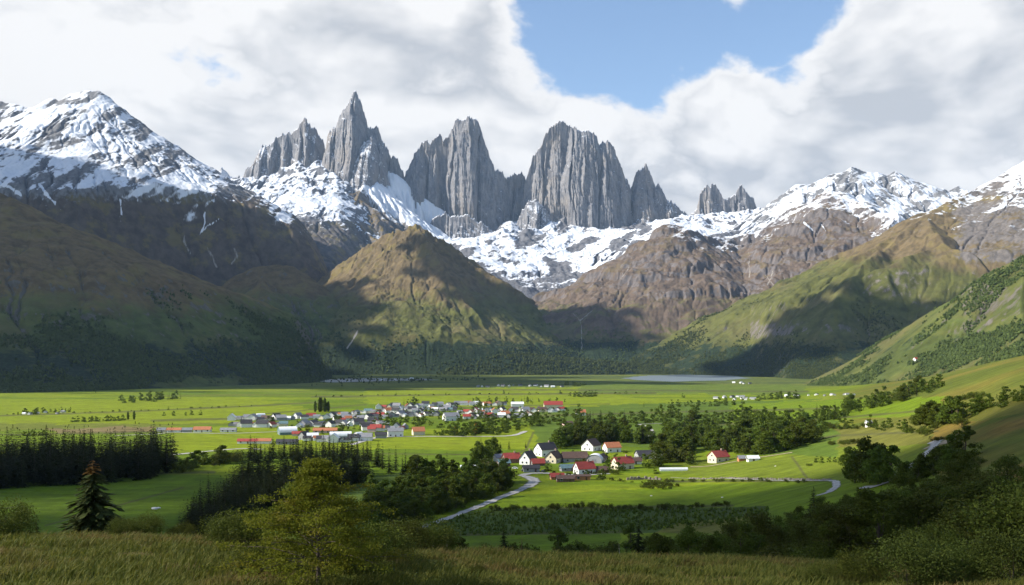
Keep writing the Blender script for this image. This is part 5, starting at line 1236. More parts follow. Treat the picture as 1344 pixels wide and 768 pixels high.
# meadow grass in the foreground
M_GRASS = None
def grass():
    m, t, b = new_mat('grass_blades')
    isl = t.n('NewGeometry').outputs['Random Per Island']; pos = t.n('NewGeometry').outputs['Position']
    n = t.noise(pos, .22, 4, .6); n2 = t.noise(pos, .9, 3, .6)
    c = t.mix(isl, (.052, .074, .008), (.17, .165, .03)); c = t.mix(t.m('MULTIPLY', t.ss(n, .48, .68), .75), c, (.18, .11, .04)); c = t.mix(t.m('MULTIPLY', t.ss(n2, .5, .7), .5), c, (.05, .075, .008))
    t.set(b.inputs['Base Color'], c); b.inputs['Roughness'].default_value = .7
    tr = t.n('BsdfTranslucent'); t.set(tr.inputs['Color'], c); mx = t.n('MixShader'); mx.inputs[0].default_value = .35
    t.nt.links.new(b.outputs[0], mx.inputs[1]); t.nt.links.new(tr.outputs[0], mx.inputs[2]); t.nt.links.new(mx.outputs[0], t.nt.nodes['Material Output'].inputs['Surface'])
    rng = np.random.default_rng(8); N = 300000
    d = np.exp(rng.uniform(math.log(24), math.log(88), N)); px = rng.uniform(-60, 1404, N); x = (px - CX) / F * d
    dens = fbm(x / 2.2, d / 2.2, 3, 3) + .5 * fbm(x / .5, d / .5, 6, 2); k = rng.random(N) < np.clip(.62 + 1.1 * dens, .08, 1); x = x[k]; d = d[k]; n = len(x)
    i = np.clip(np.searchsorted(gd, d) - 1, 0, len(gd) - 2); p = x / d * F + CX; j = np.clip(np.searchsorted(gpx, p) - 1, 0, len(gpx) - 2)
    u = (d - gd[i]) / (gd[i + 1] - gd[i]); v = (p - gpx[j]) / (gpx[j + 1] - gpx[j])
    z = (GZ[i, j] * (1 - v) + GZ[i, j + 1] * v) * (1 - u) + (GZ[i + 1, j] * (1 - v) + GZ[i + 1, j + 1] * v) * u
    hh = rng.uniform(.16, .42, n) * (1 + 1.5 * np.clip(fbm(x / 2.6, d / 2.6, 12, 4), -.5, 1)); a = rng.uniform(0, 6.28, n); wd = .008 + .00042 * d
    lean = rng.uniform(.15, 1.25, n) * hh; la = rng.normal(.4, 1.1, n)
    bx = np.cos(a) * wd; by = np.sin(a) * wd; tx = np.cos(la) * lean; ty = np.sin(la) * lean
    V = np.stack([np.stack([x - bx, d - by, z - .03], 1), np.stack([x + bx, d + by, z - .03], 1), np.stack([x + bx * .7 + tx * .4, d + by * .7 + ty * .4, z + hh * .6], 1), np.stack([x - bx * .7 + tx * .4, d - by * .7 + ty * .4, z + hh * .6], 1), np.stack([x + tx, d + ty, z + hh], 1)], 1).reshape(-1, 3)
    q = np.arange(n)[:, None] * 5
    o = link('grass', mesh_np('grass', V, [np.concatenate([q, q + 1, q + 2, q + 3], 1), np.concatenate([q + 3, q + 2, q + 4], 1)], m, False))
    tag(o, 'tufted yellow green grass on the foreground knoll', 'grass', None, 'stuff')
grass()
# ------------------------------------------------------------------ houses, cars, walls
W_WHITE = simple_mat('white_render', (.74, .73, .70), .85, .08, .6); W_CREAM = simple_mat('cream_render', (.62, .55, .40), .85, .1, .6); W_GREY = simple_mat('grey_boards', (.30, .30, .31), .85, .15, .8)
W_ORANGE = simple_mat('orange_brick', (.42, .19, .09), .9, .2, 1.5); W_BROWN = simple_mat('brown_boards', (.16, .10, .07), .9, .2, 1.2); W_PINK = simple_mat('pale_pink_render', (.55, .40, .36), .85, .1, .6)
R_RED = simple_mat('red_roof_sheet', (.30, .055, .042), .6, .22, .8); R_ORANGE = simple_mat('orange_roof_tiles', (.40, .15, .07), .7, .2, 1.0); R_DARK = simple_mat('charcoal_roof_slates', (.045, .043, .047), .65, .3, .8)
R_BROWN = simple_mat('brown_roof_tiles', (.10, .062, .05), .75, .25, .9); R_GREY = simple_mat('grey_roof_sheet', (.22, .22, .235), .55, .2, .7); R_WHITE = simple_mat('white_roof_sheet', (.72, .74, .75), .5, .08, .5); R_TEAL = simple_mat('teal_roof_sheet', (.12, .19, .20), .5, .2, .6)
M_PANE = simple_mat('dark_window_glass', (.02, .025, .03), .15, .2, 2, .5); M_DOOR = simple_mat('dark_wooden_door', (.10, .05, .03), .6, .2, 3); M_FRAME = simple_mat('white_window_frame', (.75, .75, .73), .6, .05, 3); M_BRICK = simple_mat('chimney_brick', (.33, .24, .2), .9, .2, 3); M_STONE = simple_mat('weathered_stone', (.17, .15, .12), .95, .3, 1.2)
HT = {}

def house(px, py, L, Wd, wall_h, roof_h, rot, wall, roof, label, cat='house', name='house', chimney=True, annex=None, windows=True, p=None):
    """gabled house: L along the ridge, Wd across, rot turns the ridge from the picture's x axis"""
    p = p or at(px, py); o = empty(name, (p[0], p[1], p[2] - .05), math.radians(rot)); hl, hw = L / 2, Wd / 2
    mb = MB(); z0 = -.8
    mb.add([(-hl, -hw, z0), (hl, -hw, z0), (hl, hw, z0), (-hl, hw, z0), (-hl, -hw, wall_h), (hl, -hw, wall_h), (hl, hw, wall_h), (-hl, hw, wall_h), (-hl, 0, wall_h + roof_h), (hl, 0, wall_h + roof_h)],
           [(0, 1, 5, 4), (2, 3, 7, 6), (3, 0, 4, 8, 7), (1, 2, 6, 9, 5), (4, 5, 9, 8), (6, 7, 8, 9)])
    mb.build('wall', wall, o)
    e = .55; t = .22; sl = roof_h / hw; rb = MB()
    for s in (-1, 1):
        a = (-hl - e, s * (hw + e), wall_h - e * sl + .06); b = (hl + e, s * (hw + e), wall_h - e * sl + .06); c = (hl + e, 0, wall_h + roof_h + .06); d = (-hl - e, 0, wall_h + roof_h + .06)
        up = lambda q: (q[0], q[1], q[2] + t)
        vs = [a, b, c, d, up(a), up(b), up(c), up(d)]
        fs = [(0, 1, 2, 3), (7, 6, 5, 4), (4, 5, 1, 0), (5, 6, 2, 1), (7, 4, 0, 3)]
        rb.add(vs, fs if s < 0 else [tuple(reversed(f)) for f in fs])
    rf = rb.build('roof', roof, o)
    if chimney:
        cb = MB(); cx = hl * .45; cb.box(cx - .5, cx + .5, -.45, .45, wall_h + roof_h * .55, wall_h + roof_h + 1.3); cb.box(cx - .62, cx + .62, -.57, .57, wall_h + roof_h + 1.31, wall_h + roof_h + 1.5); cb.build('chimney', M_BRICK, rf)
    if windows:
        def win(x, y, z, w, h, axis, s):
            a = MB(); f = MB(); q = .09; g = .06 * s; g2 = .1 * s
            if axis == 'y':
                a.box(x - w / 2, x + w / 2, min(y, y + g), max(y, y + g), z, z + h)
                for X0, X1, Z0, Z1 in ((x - w / 2 - q, x + w / 2 + q, z + h, z + h + q), (x - w / 2 - q, x + w / 2 + q, z - q, z), (x - w / 2 - q, x - w / 2, z, z + h), (x + w / 2, x + w / 2 + q, z, z + h)): f.box(X0, X1, min(y, y + g2), max(y, y + g2), Z0, Z1)
            else:
                a.box(min(x, x + g), max(x, x + g), y - w / 2, y + w / 2, z, z + h)
                for Y0, Y1, Z0, Z1 in ((y - w / 2 - q, y + w / 2 + q, z + h, z + h + q), (y - w / 2 - q, y + w / 2 + q, z - q, z), (y - w / 2 - q, y - w / 2, z, z + h), (y + w / 2, y + w / 2 + q, z, z + h)): f.box(min(x, x + g2), max(x, x + g2), Y0, Y1, Z0, Z1)
            wd = a.build('window', M_PANE, o); f.build('frame', M_FRAME, wd)
        n = max(1, int(L / 5))
        for k in range(n):
            x = -hl + L * (k + .5) / n
            if k == n // 2:
                db = MB(); db.box(x - .6, x + .6, -hw - .07, -hw, 0, 2.2); d_ = db.build('door', M_DOOR, o); hb = MB(); hb.box(x + .38, x + .46, -hw - .14, -hw - .07, 1, 1.15); hb.build('handle', M_FRAME, d_)
            else: win(x, -hw, 1.0, 1.5, 1.4, 'y', -1)
        for s in (-1, 1):
            win(s * hl, -hw * .4, 1.0, 1.3, 1.4, 'x', s); win(s * hl, hw * .4, 1.0, 1.3, 1.4, 'x', s); win(s * hl, 0, wall_h + .1, 1.3, 1.3, 'x', s)
    if annex:
        al, aw, ah, ar, amat = annex; ab = MB(); x0 = hl; ab.box(x0, x0 + al, -aw / 2, aw / 2, -.8, ah); ab.build('annex', wall, o)
        r2 = MB(); y0 = aw / 2 + .4; r2.add([(x0 + .02, -y0, ah + .02), (x0 + al + .4, -y0, ah + .02), (x0 + al + .4, y0, ah + .02), (x0 + .02, y0, ah + .02), (x0 + .02, 0, ah + ar), (x0 + al + .4, 0, ah + ar)], [(0, 1, 5, 4), (2, 3, 4, 5), (1, 2, 5), (3, 0, 4), (3, 2, 1, 0)]); r2.build('annex_roof', amat, o)
    return tag(o, label, cat)

def hall(px, py, L, Wd, h, rot, side, roof, label, name='arched_hall'):
    """barrel roofed hall"""
    p = at(px, py); o = empty(name, (p[0], p[1], p[2] - .05), math.radians(rot)); hl, hw = L / 2, Wd / 2; mb = MB(); n = 14; low = h * .3
    arc = [(-hw * math.cos(math.pi * k / n), low + (h - low) * math.sin(math.pi * k / n)) for k in range(n + 1)]
    for x, flip in ((-hl, 0), (hl, 1)):
        vs = [(x, -hw, -.8)] + [(x, y, z) for y, z in arc] + [(x, hw, -.8)]; f = tuple(range(len(vs))); mb.add(vs, [f if flip else f[::-1]])
    mb.add([(-hl, -hw, -.8), (hl, -hw, -.8), (hl, -hw, low), (-hl, -hw, low)], [(0, 1, 2, 3)]); mb.add([(-hl, hw, -.8), (hl, hw, -.8), (hl, hw, low), (-hl, hw, low)], [(3, 2, 1, 0)])
    mb.build('wall', side, o); rb = MB(); x0, x1 = -hl - .4, hl + .4
    out = [(y * 1.02, z + .15) for y, z in arc]
    vs = [(x0, y, z) for y, z in out] + [(x1, y, z) for y, z in out]; rb.add(vs, [(k, k + n + 1, k + n + 2, k + 1) for k in range(n)]); rb.build('roof', roof, o, True)
    db = MB(); db.box(-hl - .08, -hl, -hw * .3, hw * .3, 0, low + 1.2); db.build('door', R_GREY, o)
    return tag(o, label, 'hall')

# near village
def m_at(px, py): return at(px, py)[1] / F      # metres per photo pixel
V_ = [
    (671, 607, 22, 16, 6, 6.5, 20, W_BROWN, R_RED, 'red roofed brown house behind the white gabled house, farthest to the left of the village'),
    (693, 609, 21, 17, 8, 9, 62, W_WHITE, R_DARK, 'white gabled house with a steep charcoal roof in the middle of the village'),
    (706, 611, 17, 10, 4, 5, 15, W_BROWN, R_RED, 'low red roofed annexe house touching the charcoal roofed white house'),
    (697, 619, 22, 12, 5, 3.5, 8, W_GREY, R_DARK, 'low dark garage house in front of the charcoal roofed white house'),
    (716, 598, 26, 20, 9, 8, 35, W_WHITE, R_DARK, 'largest white house with a wide dark roof at the back of the village'),
    (727, 607, 24, 18, 7, 8, 64, W_CREAM, R_BROWN, 'cream gabled house with a long brown roof'),
    (754, 606, 34, 17, 6, 7, 10, W_GREY, R_BROWN, 'long brown roofed house right of the cream gabled house'),
    (776, 591, 22, 20, 7, 8, 55, W_WHITE, R_BROWN, 'white house with a reddish brown roof in front of the grove'),
    (767, 621, 26, 18, 7, 8, 24, W_WHITE, R_RED, 'white house with the largest bright red roof at the front of the village'),
    (731, 629, 18, 11, 4, 4, 10, W_ORANGE, R_RED, 'small red roofed brick house at the bend of the gravel road'),
    (742, 632, 24, 12, 4.5, 3.5, 4, W_BROWN, R_BROWN, 'low brown house beside the small brick house at the road bend'),
    (764, 630, 22, 8, 5.5, 1.6, 3, W_ORANGE, R_BROWN, 'long low orange brick shed in front of the largest red roof'),
    (745, 618, 20, 13, 4.5, 4, 12, W_GREY, R_TEAL, 'teal roofed grey house left of the largest red roof'),
    (661, 612, 16, 12, 5, 4, 20, W_BROWN, R_TEAL, 'dark teal shed left of the red roofed brown house'),
    (803, 593, 21, 16, 6.5, 6, 20, W_WHITE, R_ORANGE, 'white walled house with the orange roof at the back right of the village'),
    (817, 615, 27, 18, 8, 7.5, 28, W_CREAM, R_RED, 'cream house with a red roof beside the dark garden trees'),
    (847, 602, 26, 16, 6, 5, 14, W_GREY, R_DARK, 'grey house with a dark slate roof at the right end of the village'),
    (868, 603, 20, 13, 5, 4, 6, W_WHITE, R_GREY, 'white house with a grey roof at the extreme right of the village'),
    (943, 606, 24, 19, 7.5, 7, 30, W_CREAM, R_RED, 'lone cream farm house with a red roof in front of the wood'),
    (988, 605, 15, 9, 4, 3, 5, W_WHITE, R_WHITE, 'small white shed right of the lone cream farm house'),
    (973, 605, 9, 8, 4, 3, 5, W_ORANGE, R_GREY, 'tiny orange shed between the white shed and the lone farm house'),
    (790, 605, 20, 13, 5, 4.5, 70, W_PINK, R_BROWN, 'pale pink house between the arched hall and the orange roof'),
    (706, 597, 12, 10, 6, 4, 70, W_WHITE, R_GREY, 'narrow white house squeezed behind the cream gabled house'),
    (790, 620, 18, 12, 4, 4, 10, W_BROWN, R_BROWN, 'brown house right of the largest red roof'),
    (643, 614, 18, 11, 4, 3.5, 8, W_PINK, R_BROWN, 'low pale pink house right of the white flat roofed shed'), (655, 605, 13, 10, 5, 4, 30, W_WHITE, R_GREY, 'small white house behind the dark teal shed'), (833, 609, 17, 11, 4.5, 4, 14, W_WHITE, R_BROWN, 'white house with a brown roof before the dark slate roof'),
    (885, 585, 12, 9, 7, 4, 40, W_PINK, R_RED, 'pinkish house half hidden by the wood behind the village'),
    (1140, 560, 7, 6, 5, 3, 10, W_WHITE, R_WHITE, 'tiny white cabin among the trees of the lower slope'),
    (1203, 474.5, 12, 9, 9, 7, 15, W_WHITE, R_RED, 'red roofed white house alone high on the sunlit slope'),
]
for k, (px, py, wpx, dpx, wh, rh, rot, wm, rm, lab) in enumerate(V_):
    if k == len(V_) - 1:
        px0, dg, Zg = GR[61][:3]; j = int(np.argmin(abs(px0 - px))); ys = CY - (Zg[:, j] - CZ) * F / dg; i = int(np.nonzero(ys <= py)[0][0]); s = dg[i] / F
        house(px, py, wpx * s * .6, dpx * s * .6, wh * s * .3, rh * s * .3, rot, wm, rm, lab, p=((px - CX) / F * dg[i], dg[i], float(Zg[i, j]) - 1), windows=False); continue
    s = m_at(px, py)
    house(px, py, wpx * s * .96, dpx * s * .88, wh * s, rh * s * 1.0, rot, wm, rm, lab, chimney=k in (0, 1, 4, 5, 8, 15, 18), windows=wpx > 14)
s = m_at(781, 607); hall(781, 607, 18 * s, 20 * s, 11 * s, 75, W_GREY, R_WHITE, 'white arched hall in the middle of the near village')
s = m_at(619, 615); house(619, 616, 28 * s, 15 * s, 3.5 * s, 1.8 * s, 4, W_GREY, R_WHITE, 'low white flat roofed shed at the left end of the near village', 'shed', 'shed', False, windows=False)
s = m_at(885, 619); hall(884, 618, 36 * s, 5 * s, 4.2 * s, 2, R_WHITE, R_WHITE, 'long low white tunnel greenhouse beside the meadow', 'greenhouse')
# stone wall and fence along the meadow
def stone_wall(pix, h, wd, lab):
    pts = [Vector(at(*p)) for p in pix]; mb = MB(); r = random.Random(3)
    for a, b in zip(pts[:-1], pts[1:]):
        n = max(2, int((b - a).length / 2.2)); dv = (b - a); dv.z = 0; dv.normalize(); nn = Vector((-dv.y, dv.x, 0))
        for k in range(n):
            if r.random() < .12: continue
            c = a.lerp(b, (k + .5) / n); z = ground_z(c.x, c.y); hh = h * r.uniform(.55, 1.15); l = (b - a).length / n * r.uniform(.38, .52); w_ = wd * r.uniform(.35, .6)
            q = [c + dv * sx * l * r.uniform(.8, 1) + nn * sy * w_ * r.uniform(.8, 1) for sx, sy in ((-1, -1), (1, -1), (1, 1), (-1, 1))]
            mb.add([(v.x, v.y, z - .3) for v in q] + [(c.x + (v.x - c.x) * .8, c.y + (v.y - c.y) * .8, z + hh * r.uniform(.85, 1.1)) for v in q], [(3, 2, 1, 0), (4, 5, 6, 7), (0, 1, 5, 4), (1, 2, 6, 5), (2, 3, 7, 6), (3, 0, 4, 7)])
    return tag(mb.build('stone_wall', M_STONE), lab, 'wall')
stone_wall([(905, 628), (960, 627.5), (1030, 629), (1090, 630)], .8, 1.6, 'rough stone wall between the two right hand meadows')
stone_wall([(822, 630), (850, 629), (868, 630)], 1.8, 2.0, 'pale stone retaining wall below the village')
def boulder(px, py, wd, seed, lab):
    import bmesh
    p = at(px, py); bm = bmesh.new(); bmesh.ops.create_icosphere(bm, subdivisions=3, radius=1); r = np.random.default_rng(seed)
    for v in bm.verts:
        k = 1 + .35 * float(fbm(np.array([v.co.x * 1.4 + seed]), np.array([v.co.y * 1.4 + v.co.z]), seed, 3)[0]); v.co = Vector((v.co.x * wd * k, v.co.y * wd * .7 * k, max(v.co.z, -.4) * wd * .5 * k))
    me = bpy.data.meshes.new('boulder'); bm.to_mesh(me); bm.free(); me.materials.append(M_STONE2); o = link('boulder', me); o.location = p
    return tag(o, lab, 'boulder')
M_STONE2 = simple_mat('pale_rock', (.55, .54, .52), .95, .15, 1)
boulder(203, 668, 1.9, 3, 'larger pale boulder in the green field on the left'); boulder(208, 667, 1.2, 5, 'smaller pale boulder touching the larger one in the green field')
for i, (px, py) in enumerate(((855, 651), (948, 653), (1018, 612))): boulder(px, py, .7, 9 + i, ['tiny pale rock in the middle of the big meadow', 'tiny pale rock near the farm track in the big meadow', 'tiny rock on the upper right meadow'][i])

# parked cars
M_CARD = simple_mat('dark_car_paint', (.03, .035, .045), .3, .1, 1, .5); M_CARW = simple_mat('white_car_paint', (.7, .7, .7), .3, .05, 1, .5); M_TYRE = simple_mat('tyre_rubber', (.02, .02, .02), .9, .1, 4)
def car(px, py, rot, paint, lab):
    p = at(px, py); o = empty('parked_car', (p[0], p[1], p[2] + .28), math.radians(rot)); mb = MB()
    prof = [(-2.1, .3), (2.1, .3), (2.15, .75), (1.3, .92), (.7, 1.42), (-1.2, 1.45), (-1.95, .95), (-2.15, .8)]
    n = len(prof); mb.add([(x, -.85, z) for x, z in prof] + [(x, .85, z) for x, z in prof], [tuple(range(n)), tuple(range(2 * n - 1, n - 1, -1))] + [(i, i + n, (i + 1) % n + n, (i + 1) % n) for i in range(n)]); mb.build('body', paint, o)
    for s in (-1, 1):
        a = MB(); a.add([(x, s * .87, z) for x, z in ((-1.5, .98), (1.1, .96), (.65, 1.36), (-1.15, 1.38))], [(0, 1, 2, 3) if s < 0 else (3, 2, 1, 0)]); a.build('window', M_PANE, o)
        for x in (-1.3, 1.3):
            w_ = MB(); w_.tube([(x, s * .7, .33), (x, s * .9, .33)], [.34, .34], 12); w_.build('wheel', M_TYRE, o)
    return tag(o, lab, 'car')
car(688, 619, 20, M_CARD, 'dark car parked before the low dark garage'); car(676, 616, -15, M_CARW, 'white car parked left of the charcoal roofed house'); car(713, 620, 70, M_CARD, 'dark car parked where the gravel road reaches the houses')

# the town
s = m_at(378, 570)
hall(377, 570, 22 * s, 20 * s, 10 * s, 24, R_TEAL, R_WHITE, 'largest white arched hall of the town with a teal end wall')
hall(447, 575, 26 * s, 12 * s, 8 * s, 12, R_TEAL, R_WHITE, 'long white hall with teal sides by the street of the town')
hall(407, 558, 12 * s, 10 * s, 6 * s, 60, W_WHITE, R_WHITE, 'small white domed hall behind the largest arched hall'); hall(470, 574, 11 * s, 9 * s, 6.5 * s, 60, W_WHITE, R_WHITE, 'white domed hall right of the long teal sided hall'); hall(342, 549, 13 * s, 9 * s, 8 * s, 30, W_WHITE, R_WHITE, 'bright white hall at the back left of the town')
TB = [
    (326, 582, 30, 7, 3.4, 2.8, 2, W_WHITE, R_RED, 'long red roofed barn at the near left edge of the town'), (348, 582, 17, 8, 3.6, 3, 5, W_WHITE, R_ORANGE, 'orange roofed barn next to the long red roofed barn'),
    (377, 583, 30, 9, 3.5, 3, 3, W_GREY, R_DARK, 'long grey shed with a dark roof below the largest arched hall'), (266, 567, 24, 9, 3.5, 3.5, 6, W_WHITE, R_ORANGE, 'orange roofed farm building in the field left of the town'),
    (229, 567, 20, 7, 3, 2.5, 3, W_WHITE, R_ORANGE, 'farmhouse with a low orange roof at the far left of the town'), (212, 567, 12, 6, 3, 2.5, 10, W_CREAM, R_GREY, 'cream farmhouse at the very left end of the town'), (246, 567, 13, 7, 3, 2.5, 12, W_GREY, R_GREY, 'grey farm shed left of the orange roofed farm building'),
    (427, 568, 34, 8, 3.4, 3, 4, W_PINK, R_ORANGE, 'long orange roofed row behind the teal sided hall'), (392, 572, 18, 7, 3.2, 2.6, 6, W_PINK, R_RED, 'red roofed row just right of the largest arched hall'),
    (549, 571, 17, 11, 5.5, 5, 18, W_CREAM, R_ORANGE, 'cream house with an orange roof at the near edge of the town'), (519, 573, 22, 11, 7.5, 4, 12, W_WHITE, R_GREY, 'biggest white building with a grey roof beside the street of the town'),
    (592, 552, 22, 12, 6, 4.5, 24, W_WHITE, R_GREY, 'white house with a wide grey roof above the green belt of the town'), (726, 536, 27, 9, 5, 4.5, 4, W_CREAM, R_RED, 'long red barn with a cream gable at the far right corner of the town'),
    (679, 534, 18, 7, 4, 2.5, 3, W_WHITE, R_WHITE, 'long white building at the far edge of the town left of the red barn'), (745, 560, 14, 8, 3.5, 3.5, 20, W_PINK, R_BROWN, 'brown roofed house in the trees right of the town'), (500, 575, 16, 9, 4.5, 3.5, 10, W_GREY, R_DARK, 'dark roofed grey shed left of the biggest white building'),
    (762, 545, 14, 7, 4, 3.5, 6, W_WHITE, R_ORANGE, 'white and orange farm in the trees beyond the town'), (300, 567, 22, 8, 3, 2.5, 4, W_WHITE, R_GREY, 'white shed row right of the orange roofed farm building'),
]
for px, py, wpx, dpx, wh, rh, rot, wm, rm, lab in TB:
    s = m_at(px, py); house(px, py, wpx * s * .9, dpx * s, wh * s, rh * s, rot, wm, rm, lab, 'building', 'house', False, windows=wpx > 20)

# small houses in rows: a few kinds, copied
def town_proto(wall, roof, wn, rn, L, Wd, wh, rh):
    o = house(600, 560, L, Wd, wh, rh, 0, wall, roof, 'x', 'house', 'house', False, windows=False, p=(0, 0, -500)); o['look'] = rn + ' roofed ' + wn
    return o
KINDS = [(W_WHITE, R_GREY, 'white', 'grey', 6), (W_WHITE, R_DARK, 'white', 'dark', 5), (W_WHITE, R_RED, 'white', 'red', 2), (W_WHITE, R_ORANGE, 'white', 'orange', 2), (W_CREAM, R_BROWN, 'cream', 'brown', 2), (W_GREY, R_DARK, 'grey', 'dark', 3), (W_WHITE, R_WHITE, 'white', 'white', 2), (W_PINK, R_RED, 'pink', 'red', 1), (W_GREY, R_GREY, 'grey', 'grey', 2), (W_CREAM, R_TEAL, 'cream', 'teal', 1)]
PR = [town_proto(*k[:4], 11.5, 8.5, 3.9, 3.3) for k in KINDS]; PRW = [k[4] for k in KINDS]
HR = random.Random(5)
ROWS = [   # photo line, number, size, name of the row
    ([(300, 551), (345, 552), (395, 550), (440, 549)], 15, 'row behind the bright white hall'), ([(300, 559), (340, 560), (375, 559)], 9, 'row behind the largest arched hall'),
    ([(390, 560), (430, 559), (470, 558), (510, 557)], 16, 'row above the orange roofed row'), ([(440, 553), (500, 549), (550, 546), (575, 545)], 20, 'middle row of the town'),
    ([(440, 545), (500, 542), (560, 539), (600, 538)], 24, 'last row but one of town'), ([(495, 537), (560, 534), (620, 532), (665, 532)], 22, 'back row of the town'),
    ([(600, 543), (650, 541), (700, 540), (740, 540)], 21, 'row before the red barn'), ([(610, 549), (650, 548), (700, 547)], 13, 'row above the green belt'),
    ([(480, 566), (505, 564), (535, 563)], 8, 'row behind the biggest white building'), ([(395, 577), (425, 580), (455, 580), (485, 577)], 11, 'row along the near street'),
]
ORD = 'first second third fourth fifth sixth seventh eighth ninth tenth eleventh twelfth thirteenth fourteenth'.split()
first = {}
for line, n, rname in ROWS:
    n = int(n * 1.3)
    L = [math.hypot(b[0] - a[0], b[1] - a[1]) for a, b in zip(line[:-1], line[1:])]; T = sum(L); seen = {}; prev = None
    for k in range(n):
        sd = (k + HR.uniform(.25, .75)) / n * T; i = 0
        while i < len(L) - 1 and sd > L[i]: sd -= L[i]; i += 1
        t = sd / L[i]; px = line[i][0] + (line[i + 1][0] - line[i][0]) * t; py = line[i][1] + (line[i + 1][1] - line[i][1]) * t + HR.uniform(-1.2, 1.2)
        kk = HR.choices(range(len(PR)), PRW)[0]; o = PR[kk] if kk not in first else copy_tree(PR[kk]); first[kk] = 1
        p = at(px, py); sc = HR.uniform(.55, 1.1); o.location = (p[0], p[1], p[2] - .05); o.rotation_euler = (0, 0, math.radians(HR.choice([0, 10, 20, 70, 85, 95]) + HR.uniform(-12, 12))); o.scale = (sc, sc * HR.uniform(.85, 1.1), sc * HR.uniform(.85, 1.15))
        lk = PR[kk]['look']; c = seen.get(lk, 0); seen[lk] = c + 1
        tag(o, f'{lk} house, {ORD[c]}-from-left such in the {rname}', 'house', 'small houses of the town')
# hamlets far out in the fields
def tiny(line, n, lab, gr, hgt=(2.0, 3.2), jit=1.0):
    for k in range(n):
        t = (k + HR.uniform(.1, .9)) / n * (len(line) - 1); i = min(int(t), len(line) - 2); t -= i
        px = line[i][0] + (line[i + 1][0] - line[i][0]) * t; py = line[i][1] + (line[i + 1][1] - line[i][1]) * t + HR.uniform(-1, 1) * jit
        kk = HR.choice([0, 1, 5, 6, 6, 0, 8]); o = copy_tree(PR[kk]) if kk in first else PR[kk]; first[kk] = 1; p = at(px, py); s = HR.uniform(*hgt) * p[1] / F / 7.2
        o.location = (p[0], p[1], p[2] - .05); o.rotation_euler = (0, 0, HR.uniform(0, 3)); o.scale = (s * 1.3, s, s); tag(o, lab, 'house', gr)
tiny([(622, 508), (680, 507), (742, 508)], 14, 'tiny pale house in the line of houses across the far fields', 'tiny houses across the far fields', (1.6, 2.8), .8)
tiny([(935, 523), (970, 521), (990, 524), (960, 525)], 11, 'tiny pale house of the far hamlet beside the windbreak', 'tiny houses of the far hamlet', (2, 3.4))
tiny([(1030, 521), (1080, 519), (1125, 518)], 12, 'tiny pale house of the hamlet at the foot of the sunlit slope', 'tiny houses under the sunlit slope', (1.8, 3.2))
tiny([(962, 503), (985, 504)], 4, 'tiny white house on the lake shore', 'tiny houses on the lake shore', (1.4, 2.4), .5)
tiny([(22, 545), (55, 543), (88, 542)], 6, 'tiny pale farm building in the row below the dark hill', 'farm buildings below the dark hill', (2, 3.4))
tiny([(494, 499), (560, 498)], 5, 'tiny pale building at the water under the dark hill', 'tiny buildings at the far water', (1.4, 2.2), .5)
tiny([(655, 489), (680, 489)], 3, 'tiny building at the edge of the far woods', 'tiny buildings at the far woods', (1.6, 2.4), .8)
for k, o in enumerate(PR):
    if k not in first:
        for c in list(o.children): bpy.data.objects.remove(c)
        bpy.data.objects.remove(o)
# ------------------------------------------------------------------ sky, sun, clouds, air, camera
SUN = Vector((-.82, -.10, .56)).normalized()
EL = math.asin(SUN.z); AZ = math.atan2(SUN.x, SUN.y)      # clockwise from +y
def pdir(px, py): return Vector(((px - CX) / F, 1, (CY - py) / F)).normalized()

w = bpy.data.worlds.new('World'); scene.world = w; w.use_nodes = True
w.node_tree.nodes.clear(); t = NT(w.node_tree)
sky = t.n('TexSky', {'sky_type': 'NISHITA', 'sun_disc': False, 'sun_elevation': EL, 'sun_rotation': AZ % (2 * math.pi), 'altitude': 300.0, 'air_density': 1.0, 'dust_density': .6, 'ozone_density': 1.4})
gen = t.n('TexCoord').outputs['Generated']
w.cycles.sampling_method = 'MANUAL'; w.cycles.sample_map_resolution = 512
bg_sky = t.n('Background', Strength=.115); t.set(bg_sky.inputs[0], sky.outputs[0])
# clouds as two banks of fractal noise over the directions of the sky
warp = t.n('TexNoise', Scale=2.2, Detail=3.0); t.set(warp.inputs['Vector'], gen)
wv = t.n('VectorMath', {'operation': 'SUBTRACT'}); t.set(wv.inputs[0], warp.outputs['Color']); wv.inputs[1].default_value = (.5, .5, .5)
ws = t.n('VectorMath', {'operation': 'SCALE'}); t.set(ws.inputs[0], wv.outputs[0]); ws.inputs['Scale'].default_value = .16
wa = t.n('VectorMath', {'operation': 'ADD'}); t.set(wa.inputs[0], gen); t.set(wa.inputs[1], ws.outputs[0])
mp = t.n('Mapping', Scale=(1.0, 1.0, 1.7)); t.set(mp.inputs['Vector'], wa.outputs[0])
def dens(off, det=9, vor=True):
    mo = t.n('VectorMath', {'operation': 'ADD'}); t.set(mo.inputs[0], mp.outputs[0]); mo.inputs[1].default_value = off
    a = t.noise(mo.outputs[0], 5.0, det, .57)
    a = t.m('ADD', t.m('MULTIPLY', t.m('SUBTRACT', a, .5), 1.9), .5)
    if not vor: return a
    v = t.n('TexVoronoi', {'feature': 'F1', 'normalize': True}, Scale=13.0, Detail=2.0, Roughness=.55); t.set(v.inputs['Vector'], mo.outputs[0])
    b = t.m('SUBTRACT', .9, v.outputs['Distance'])
    return t.m('ADD', t.m('MULTIPLY', a, .74), t.m('MULTIPLY', b, .26))
d0 = dens((0, 0, 0)); s0 = dens((0, 0, 0), 4, False); d1 = dens((-.03, .0, .05), 5, False); d2 = dens((-.06, .01, .14), 3, False)
